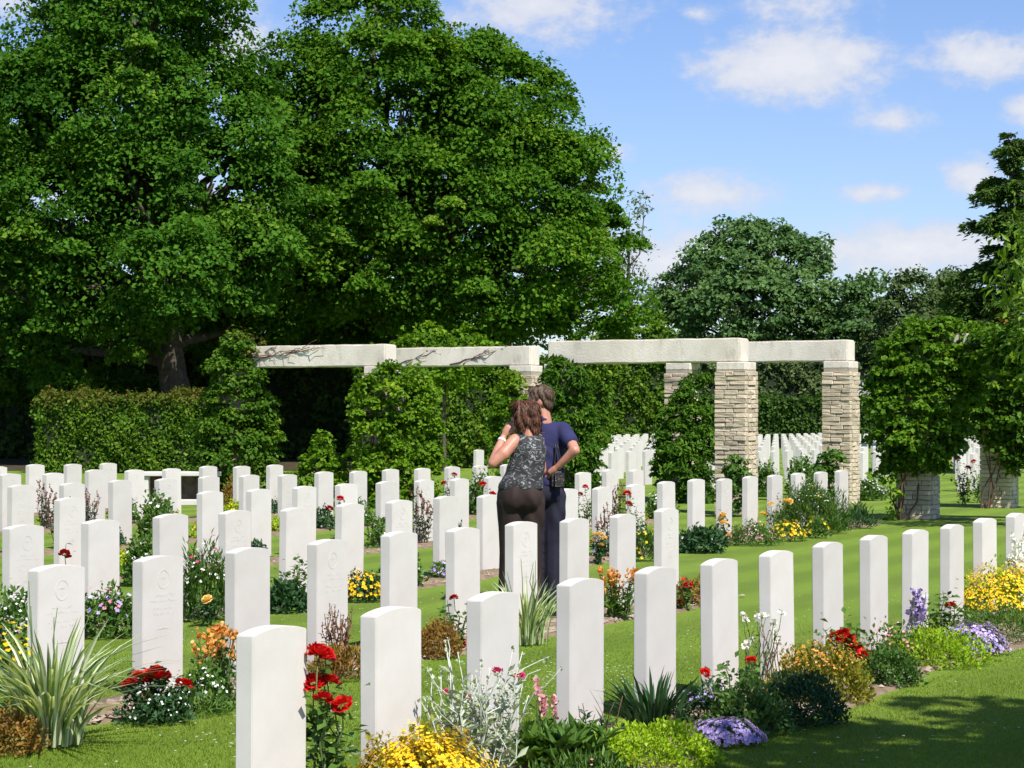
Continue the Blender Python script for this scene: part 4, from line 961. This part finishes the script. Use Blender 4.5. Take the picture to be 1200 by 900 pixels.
# bushes in view at the left, roses beyond the right hand pillar, shrubs among the far stones
for px, z, k, s, lab in ((168, 20.6, 6, .72, 'tall leafy green bush with white flowers behind third row headstones at left'), (896, 43, 6, 1.0, 'loose leafy shrub right of the widest pillar among far headstones'),
                         (940, 44, 6, 1.15, 'tall leafy shrub standing amid the far headstones between the pillars'), (1128, 39, 4, 1.3, 'red roses between the two overgrown pillars'),
                         (1146, 40, 4, 1.2, 'second red rose bush between the two overgrown pillars, nearer the right edge'), (1025, 42, 2, 1.3, 'lilac flower clump beyond the rightmost bare pillar'),
                         (1018, 41, 0, 1.1, 'small green plant behind the rightmost bare pillar')):
    c = copy_tree(PROTOS[k][0]); c.location = ((px - 600) / F * z, z, .0); c.scale = (s, s, s); c.rotation_euler = (0, 0, random.uniform(0, 6)); tag(c, lab, 'plant')
def drop(o):
    for ch in list(o.children): drop(ch)
    bpy.data.objects.remove(o)
for src, _, _ in PROTOS: drop(src)
mound('brown_shrub', 'withered brown shrub beside the low stone bench', ((274 - 600) / F * 36, 36), .22, .55, .05, 900, G_rust, upright=.8, asp=.3)

# low stone bench in front of the left hedge
bx = W(212, 486, 39)[:2]; t = thing('stone_bench', 'low pale stone bench before the left hedge', 'bench', (bx[0], bx[1], 0), .05)
ob('seat', box_mesh('seat', (0, 0, .555), (1.45, .46, .075), .012, 2), M_stone, t); ob('base', box_mesh('base', (0, 0, .05), (1.45, .42, .10), .01), M_stone, t)
for dx in (-.62, .62): ob('leg', box_mesh('leg', (dx, 0, .31), (.14, .36, .415), .01), M_stone, t)
ob('gap_shade_panel', box_mesh('gap_shade_panel', (0, .12, .31), (1.09, .04, .41), .004), M_bark, t)  # dark panel added to stand in for the shaded gap below the seat

# ------------------------------------------------------------------ people
class Body:
    def __init__(s): s.bm = bmesh.new()
    def ell(s, c, r, rot=(0, 0, 0)):
        from mathutils import Euler, Matrix
        M = Matrix.Translation(Vector(c)) @ Euler(rot).to_matrix().to_4x4() @ Matrix.Diagonal((*r, 1))
        bmesh.ops.create_icosphere(s.bm, subdivisions=3, radius=1, matrix=M)
    def loft(s, rings, k=28, sub=6):
        # rings: (z, cx, cy, rx, ry); closed smooth column of ellipses
        a = np.array(rings, float); q = np.linspace(0, len(a) - 1, (len(a) - 1) * sub + 1); i = np.minimum(q.astype(int), len(a) - 2); f = q - i; f = f * f * (3 - 2 * f) * .5 + f * .5
        r = a[i] * (1 - f)[:, None] + a[i + 1] * f[:, None]; vs_ = []
        for z, cx, cy, rx, ry in r: vs_.append([s.bm.verts.new((cx + rx * math.cos(t), cy + ry * math.sin(t), z)) for t in np.linspace(0, 2 * math.pi, k, endpoint=False)])
        for u_, w_ in zip(vs_, vs_[1:]):
            for j in range(k): s.bm.faces.new((u_[j], u_[(j + 1) % k], w_[(j + 1) % k], w_[j]))
        s.bm.faces.new(vs_[0][::-1]); s.bm.faces.new(vs_[-1])
    def limb(s, pts, rad, n=8):
        pts = [np.array(q, float) for q in pts]
        for i in range(len(pts) - 1):
            n = max(3, int(np.linalg.norm(pts[i + 1] - pts[i]) / (.3 * min(rad[i], rad[i + 1]))))
            for k in range(n + 1):
                f = k / n; c = pts[i] * (1 - f) + pts[i + 1] * f; r = rad[i] * (1 - f) + rad[i + 1] * f
                from mathutils import Matrix
                bmesh.ops.create_icosphere(s.bm, subdivisions=2 if r > .02 else 1, radius=r, matrix=Matrix.Translation(Vector(c)))
    def build(s, name, mat, parent, voxel=.012, smooth=6, wrinkle=None, cut=None):
        me = bpy.data.meshes.new(name); s.bm.to_mesh(me); s.bm.free()
        o = bpy.data.objects.new(name, me); col.objects.link(o)
        m = o.modifiers.new('r', 'REMESH'); m.mode = 'VOXEL'; m.voxel_size = voxel; m.use_smooth_shade = True
        if smooth: q = o.modifiers.new('s', 'SMOOTH'); q.iterations = smooth; q.factor = .5
        dg = bpy.context.evaluated_depsgraph_get(); ev = bpy.data.meshes.new_from_object(o.evaluated_get(dg))
        bpy.data.objects.remove(o)
        if wrinkle:
            nv = len(ev.vertices); co = np.empty(nv * 3, np.float32); ev.vertices.foreach_get('co', co); co = co.reshape(-1, 3)
            no = np.empty(nv * 3, np.float32); ev.vertices.foreach_get('normal', no); no = no.reshape(-1, 3)
            co += no * wrinkle(co)[:, None]; ev.vertices.foreach_set('co', co.ravel().astype(np.float32)); ev.update()
        ev.materials.clear()
        r = ob(name, ev, mat, parent)
        ev.polygons.foreach_set('use_smooth', np.ones(len(ev.polygons), bool)); return r
def skin_mat():
    m, n, l = nodes('skin'); f = tex_noise(n, l, 14, 4); c = ramp(n, l, f, [(.3, (.40, .175, .115)), (.7, (.50, .235, .16))])
    p = n.new('ShaderNodeBsdfPrincipled'); l.new(c, p.inputs['Base Color']); p.inputs['Roughness'].default_value = .5; p.inputs['Subsurface Weight'].default_value = .1; p.inputs['Subsurface Radius'].default_value = (.01, .004, .002)
    o = n.new('ShaderNodeOutputMaterial'); l.new(p.outputs[0], o.inputs[0]); return m
M_skin = skin_mat()
M_navy = surface('navy_polo', (.022, .023, .070), (.034, .035, .10), 8, .85, .35, 140, .15)
M_trou = surface('dark_navy_trousers', (.016, .016, .030), (.028, .027, .045), 6, .85, .35, 160, .15)
M_brown = surface('brown_trousers', (.022, .014, .012), (.040, .026, .022), 6, .8, .35, 160, .2)
M_hair1 = surface('auburn_hair', (.060, .022, .012), (.16, .065, .035), 26, .55, .9, 60, .4, bdist=.02)
M_hair2 = surface('brown_hair', (.06, .036, .022), (.15, .095, .058), 26, .55, .9, 60, .4, bdist=.02)
M_shoe = surface('shoe_leather', (.012, .011, .010), (.025, .022, .02), 8, .5, .2, 60, .4)
M_watch = surface('pale_watch', (.72, .70, .66), (.82, .8, .76), 8, .4, 0)
M_eye = surface('eye', (.03, .02, .015), (.05, .03, .02), 8, .2, 0)
M_bag = None
def pattern(name, c1, c2, c3, scale):
    m, n, l = nodes(name); t = n.new('ShaderNodeTexCoord'); w = n.new('ShaderNodeTexWave'); w.wave_type = 'RINGS'; w.inputs['Scale'].default_value = scale; w.inputs['Distortion'].default_value = 14; w.inputs['Detail'].default_value = 3; w.inputs['Detail Scale'].default_value = 2.2
    l.new(t.outputs['Object'], w.inputs['Vector']); f = tex_noise(n, l, scale * 2.4, 3, .6)
    c = ramp(n, l, w.outputs['Fac'], [(.0, c1), (.62, c1), (.74, c2), (.92, c3)]); c = mixc(n, l, ramp(n, l, f, [(.45, (0, 0, 0)), (.6, (1, 1, 1))]), c1, c)
    p = n.new('ShaderNodeBsdfPrincipled'); l.new(c, p.inputs['Base Color']); p.inputs['Roughness'].default_value = .8
    o = n.new('ShaderNodeOutputMaterial'); l.new(p.outputs[0], o.inputs[0]); return m
M_vest = pattern('patterned_vest', (.022, .022, .024), (.12, .125, .125), (.27, .28, .275), 9)
M_bag = pattern('patterned_bag', (.012, .012, .012), (.07, .045, .04), (.20, .15, .13), 12)
def folds(co): return (.0035 * np.sin(co[:, 2] * 46 + np.sin(co[:, 0] * 18) * 2.2 + co[:, 1] * 9) * (np.sin(co[:, 2] * 7 + co[:, 0] * 5) > 0)).astype(np.float32)
def legfolds(co): return (.006 * np.sin(co[:, 2] * 17 + np.sin(co[:, 0] * 21 + co[:, 2] * 5) * 2.6 + co[:, 1] * 9) * np.clip(np.sin(co[:, 2] * 7.5 + 1.4 + co[:, 0] * 6), 0, 1) + .005 * np.sin(co[:, 0] * 34 + np.sin(co[:, 2] * 9) * 1.5 + co[:, 1] * 20)).astype(np.float32)
def fingers(B, wrist, palm_dir, spread_dir, n_, ln=.075, curl=.4, r=.0085):
    """palm and five fingers"""
    w = np.array(wrist, float); d = norm(np.array([palm_dir], float))[0]; s = norm(np.array([spread_dir], float))[0]; nn = np.cross(d, s)
    B.limb([w, w + d * .05, w + d * .085], [.026, .034, .034])
    B.limb([w + d * .05 - s * .022, w + d * .09 - s * .03], [.02, .016], 4); B.limb([w + d * .05 + s * .022, w + d * .09 + s * .028], [.02, .015], 4)
    for i, k in enumerate((-1.5, -.5, .5, 1.5)):
        l_ = ln * (.92, 1.08, 1.0, .8)[i]; b0 = w + d * .09 + s * k * .019; m1 = b0 + d * l_ * .5 + s * k * .004 - nn * curl * .012; m2 = m1 + norm((d - nn * curl)[None])[0] * l_ * .5
        B.limb([b0, m1, m2], [r * 1.1, r, r * .82], 6)
    b0 = w + d * .03 - s * .028; B.limb([b0, b0 + d * .03 - s * .03, b0 + d * .065 - s * .036], [.013, .011, .009], 6)
def head(B, c, yaw, pitch=0.0, s=1.0):
    """skull, jaw, nose, ears; yaw turns the face from +y (away from the camera) towards -x"""
    f = np.array((-math.sin(yaw), math.cos(yaw), 0)); r_ = np.array((math.cos(yaw), math.sin(yaw), 0)); c = np.array(c, float)
    B.ell(c + np.array((0, 0, .015)), (.076 * s, .096 * s, .105 * s), (0, 0, yaw)); B.ell(c + f * .03 + np.array((0, 0, -.06)), (.056 * s, .062 * s, .066 * s), (0, 0, yaw))
    B.ell(c + f * .10 + np.array((0, 0, -.02)), (.012, .020, .020), (0, 0, yaw)); B.ell(c + f * .088 + np.array((0, 0, -.058)), (.022, .012, .008), (0, 0, yaw)); B.ell(c + f * .078 + np.array((0, 0, -.095)), (.022, .018, .016), (0, 0, yaw))
    for sg in (-1, 1): B.ell(c + r_ * sg * .078 - f * .005 + np.array((0, 0, -.01)), (.010, .020, .032), (0, 0, yaw))
    return f, r_
def eyes(c, f, r_, parent):
    for sg in (-1, 1):
        bm = bmesh.new(); from mathutils import Matrix
        bmesh.ops.create_icosphere(bm, subdivisions=2, radius=.011, matrix=Matrix.Translation(Vector(np.array(c) + f * .083 + r_ * sg * .032 + np.array((0, 0, .005)))))
        ob('eye', bm_mesh(bm, 'eye'), M_eye, parent)
def shoe(parent, x, y, yaw):
    bm = bmesh.new(); bm_box(bm, (x, y + .06, .035), (.09, .27, .07), 0); ob('shoe', bm_mesh(bm, 'shoe', .03, 3), M_shoe, parent)

ZP = 18.55
def strands(hair, parent_mat, n, ln, head_c, seedv):
    me = hair.data; nv = len(me.vertices); co = np.empty(nv * 3, np.float32); me.vertices.foreach_get('co', co); co = co.reshape(-1, 3)
    no = np.empty(nv * 3, np.float32); me.vertices.foreach_get('normal', no); no = no.reshape(-1, 3)
    i = rng.integers(0, nv, n); p, q = co[i], no[i]
    away = p - np.array(head_c) - np.array((0, 0, .10)); ax = np.array((0, 0, -1.)) + norm(away) * .5 + rng.normal(size=(n, 3)) * .28
    ax = norm(ax - q * (ax * q).sum(1, keepdims=True) * .85)
    L = Leaves(); l_ = ln * rng.uniform(.5, 1.2, n); L.add(p + q * .002 - ax * l_[:, None] * .3, ax, norm(q + rng.normal(size=(n, 3)) * .25), l_, .006, rng.uniform(0, 1, n), .05)
    kind(ob('hair_strands', L.mesh('hair_strands'), parent_mat, hair), 'stuff')
HS1 = leafmat('auburn_strand', (.05, .018, .010), (.15, .058, .030), .1, .45, .4, (.26, .12, .06))
HS2 = leafmat('brown_strand', (.05, .030, .018), (.13, .08, .048), .1, .45, .4, (.22, .14, .08))
# woman
wx = (612 - 600) / F * ZP
wm = thing('person', 'woman in dark patterned sleeveless top and brown trousers, hand raised to face', 'person', (wx, ZP - .10, 0))
hc = (.015, .03, 1.585); yaw = 1.25
B = Body(); f, r_ = head(B, hc, yaw, s=.98)
B.limb([(.05, .0, 1.52), (.055, -.01, 1.40)], [.052, .062]); B.ell((.06, 0, 1.25), (.13, .095, .20)); B.ell((-.01, 0, .98), (.15, .11, .16))
B.limb([(-.06, -.03, 1.385), (-.16, -.10, 1.27), (-.245, -.12, 1.195)], [.058, .058, .046]); B.limb([(-.245, -.12, 1.195), (-.20, -.02, 1.31), (-.158, .06, 1.415)], [.045, .042, .028])
fingers(B, (-.158, .06, 1.415), (.42, .12, .75), (-.7, .5, .3), 4, .072, .5)
B.limb([(.14, .05, 1.38), (.165, .12, 1.13)], [.05, .042]); B.limb([(.165, .12, 1.13), (.12, .26, 1.0)], [.042, .028]); fingers(B, (.12, .26, 1.0), (-.5, .6, 0), (0, .2, 1), 4)
for x in (-.09, .075): B.limb([(x, 0, .90), (x, .01, .48), (x, 0, .08)], [.085, .06, .04])
B.build('body', M_skin, wm, .0085, 4)
B = Body(); B.loft([(.975, -.018, 0, .192, .150), (1.03, -.01, 0, .186, .146), (1.12, .02, 0, .160, .130), (1.22, .045, 0, .156, .125), (1.32, .055, 0, .150, .122), (1.39, .055, 0, .120, .095), (1.43, .055, 0, .075, .06)]); B.limb([(-.035, -.02, 1.40), (.125, .03, 1.41)], [.048, .048]); B.limb([(-.075, -.04, 1.37), (.15, .04, 1.385)], [.045, .042])
B.build('top', M_vest, wm, .011, 5, folds)
B = Body(); B.ell((-.02, 0, .93), (.196, .158, .15)); B.ell((-.06, -.07, .90), (.115, .10, .12)); B.ell((.05, -.06, .90), (.115, .10, .12))
B.limb([(-.095, 0, .86), (-.105, .005, .48), (-.105, 0, .045)], [.125, .098, .095]); B.limb([(.075, .01, .86), (.075, .015, .48), (.075, .01, .045)], [.122, .096, .095])
B.build('trousers', M_brown, wm, .012, 5, legfolds)
B = Body(); h_ = np.array(hc); B.ell(h_ - f * .02 + np.array((.005, 0, .035)), (.094, .108, .100), (0, 0, yaw)); B.ell(h_ - f * .045 + np.array((.02, 0, -.035)), (.090, .078, .090), (0, 0, yaw)); B.ell(h_ - f * .05 + np.array((.03, 0, -.10)), (.075, .06, .06), (0, 0, yaw)); B.ell(h_ + f * .03 + np.array((0, 0, .09)), (.075, .07, .04), (0, 0, yaw))
B.ell(h_ + r_ * -.075 + np.array((0, 0, -.02)) , (.03, .055, .085), (0, 0, yaw)); B.ell(h_ + r_ * .08 + np.array((0, 0, -.02)), (.03, .06, .09), (0, 0, yaw))
hr = B.build('hair', M_hair1, wm, .009, 3, lambda co: (.007 * np.sin(co[:, 0] * 90 + co[:, 2] * 38 + np.sin(co[:, 1] * 60) * 2)).astype(np.float32))
strands(hr, HS1, 3200, .075, hc, 1); eyes(hc, f, r_, wm)
T = Tubes(10); a = np.array((-.172, .035, 1.382)); dv = norm(np.array([(.042, .08, .105)]))[0]; T.add([a - dv * .011, a + dv * .011], .036); ob('watch', T.mesh('watch'), M_watch, wm)
for x in (-.105, .075): shoe(wm, x, .01, 0)

# man
mx_ = (642 - 600) / F * ZP
mn = thing('person', 'man in navy polo shirt and dark trousers with elbow bent, hand on hip', 'person', (mx_, ZP + .16, 0))
hc = (-.065, .02, 1.715); yaw = 1.45
B = Body(); f, r_ = head(B, hc, yaw, s=1.06)
B.limb([(-.045, 0, 1.64), (-.03, -.01, 1.53)], [.062, .072]); B.ell((-.02, 0, 1.33), (.15, .10, .20)); B.ell((-.02, 0, 1.03), (.13, .10, .16))
sh, elb, wr = (.155, -.02, 1.455), (.225, -.22, 1.30), (.09, -.165, 1.165)
B.limb([sh, elb], [.056, .046]); B.limb([elb, wr], [.047, .031]); fingers(B, wr, (-.55, .25, -.45), (.3, -.2, .6), 4, .075, .7)
B.limb([(-.20, .02, 1.455), (-.25, .10, 1.20)], [.055, .045]); B.limb([(-.25, .10, 1.20), (-.22, .22, 1.0)], [.045, .03]); fingers(B, (-.22, .22, 1.0), (.1, .3, -1), (1, 0, 0), 4)
for x in (-.115, .055): B.limb([(x, 0, .93), (x, .01, .5), (x, 0, .08)], [.085, .06, .042])
B.build('body', M_skin, mn, .0085, 4)
B = Body(); B.loft([(1.0, -.02, 0, .172, .134), (1.06, -.02, 0, .168, .132), (1.16, -.02, -.004, .165, .126), (1.28, -.02, -.004, .174, .124), (1.40, -.02, 0, .178, .118), (1.48, -.025, 0, .150, .095), (1.53, -.035, 0, .09, .075)]); B.limb([(-.16, .01, 1.475), (.115, -.005, 1.475)], [.068, .068]); B.limb([(-.04, 0, 1.50), (-.045, 0, 1.56)], [.085, .074])
B.limb([(.13, -.01, 1.465), (.185, -.12, 1.375)], [.078, .076]); B.limb([(-.18, .015, 1.465), (-.225, .07, 1.33)], [.078, .076])
B.build('shirt', M_navy, mn, .011, 5, folds)
T = Tubes(14); T.add([(-.047, 0, 1.545), (-.05, .004, 1.585)], [.084, .072]); ob('collar', T.mesh('collar'), M_navy, mn)
B = Body(); B.ell((-.02, 0, 1.0), (.168, .132, .11)); B.ell((-.02, -.03, .93), (.168, .122, .12)); B.limb([(-.11, 0, .90), (-.115, .01, .5), (-.115, 0, .05)], [.112, .092, .09]); B.limb([(.05, 0, .90), (.052, .01, .5), (.045, 0, .05)], [.114, .094, .092])
B.build('trousers', M_trou, mn, .012, 5, legfolds)
B = Body(); h_ = np.array(hc); B.ell(h_ - f * .018 + np.array((0, 0, .045)), (.088, .105, .095), (0, 0, yaw)); B.ell(h_ - f * .05 + np.array((0, 0, -.015)), (.080, .065, .085), (0, 0, yaw)); B.ell(h_ + f * .055 + np.array((0, 0, .095)), (.06, .045, .03), (0, 0, yaw))
hr = B.build('hair', M_hair2, mn, .009, 3, lambda co: (.005 * np.sin(co[:, 0] * 110 + co[:, 2] * 60 + np.sin(co[:, 1] * 70) * 2)).astype(np.float32))
strands(hr, HS2, 2600, .035, hc, 2); eyes(hc, f, r_, mn)
for x in (-.115, .045): shoe(mn, x, .01, 0)
# small bag at the man's hip
bgx = W(654, 562, ZP + .0); t = thing('shoulder_bag', 'small black patterned bag hanging at the man\'s hip', 'bag', (bgx[0], ZP - .01, bgx[2]))
bm = bmesh.new(); bm_box(bm, (0, 0, 0), (.105, .06, .17), 0); bmesh.ops.bevel(bm, geom=list(bm.edges), offset=.028, segments=3, affect='EDGES'); ob('pouch', bm_mesh(bm, 'pouch'), M_bag, t)
T = Tubes(5); T.add(curve((-.03, .02, .09), (-.02, .03, .30), 6, .01), .007); T.add(curve((.04, .02, .09), (-.01, .03, .30), 6, .01), .007); ob('strap', T.mesh('strap'), M_shoe, t)
print('far stones', far_n, 'objects', len(bpy.data.objects), 'tris', sum(len(m.polygons) for m in bpy.data.meshes))
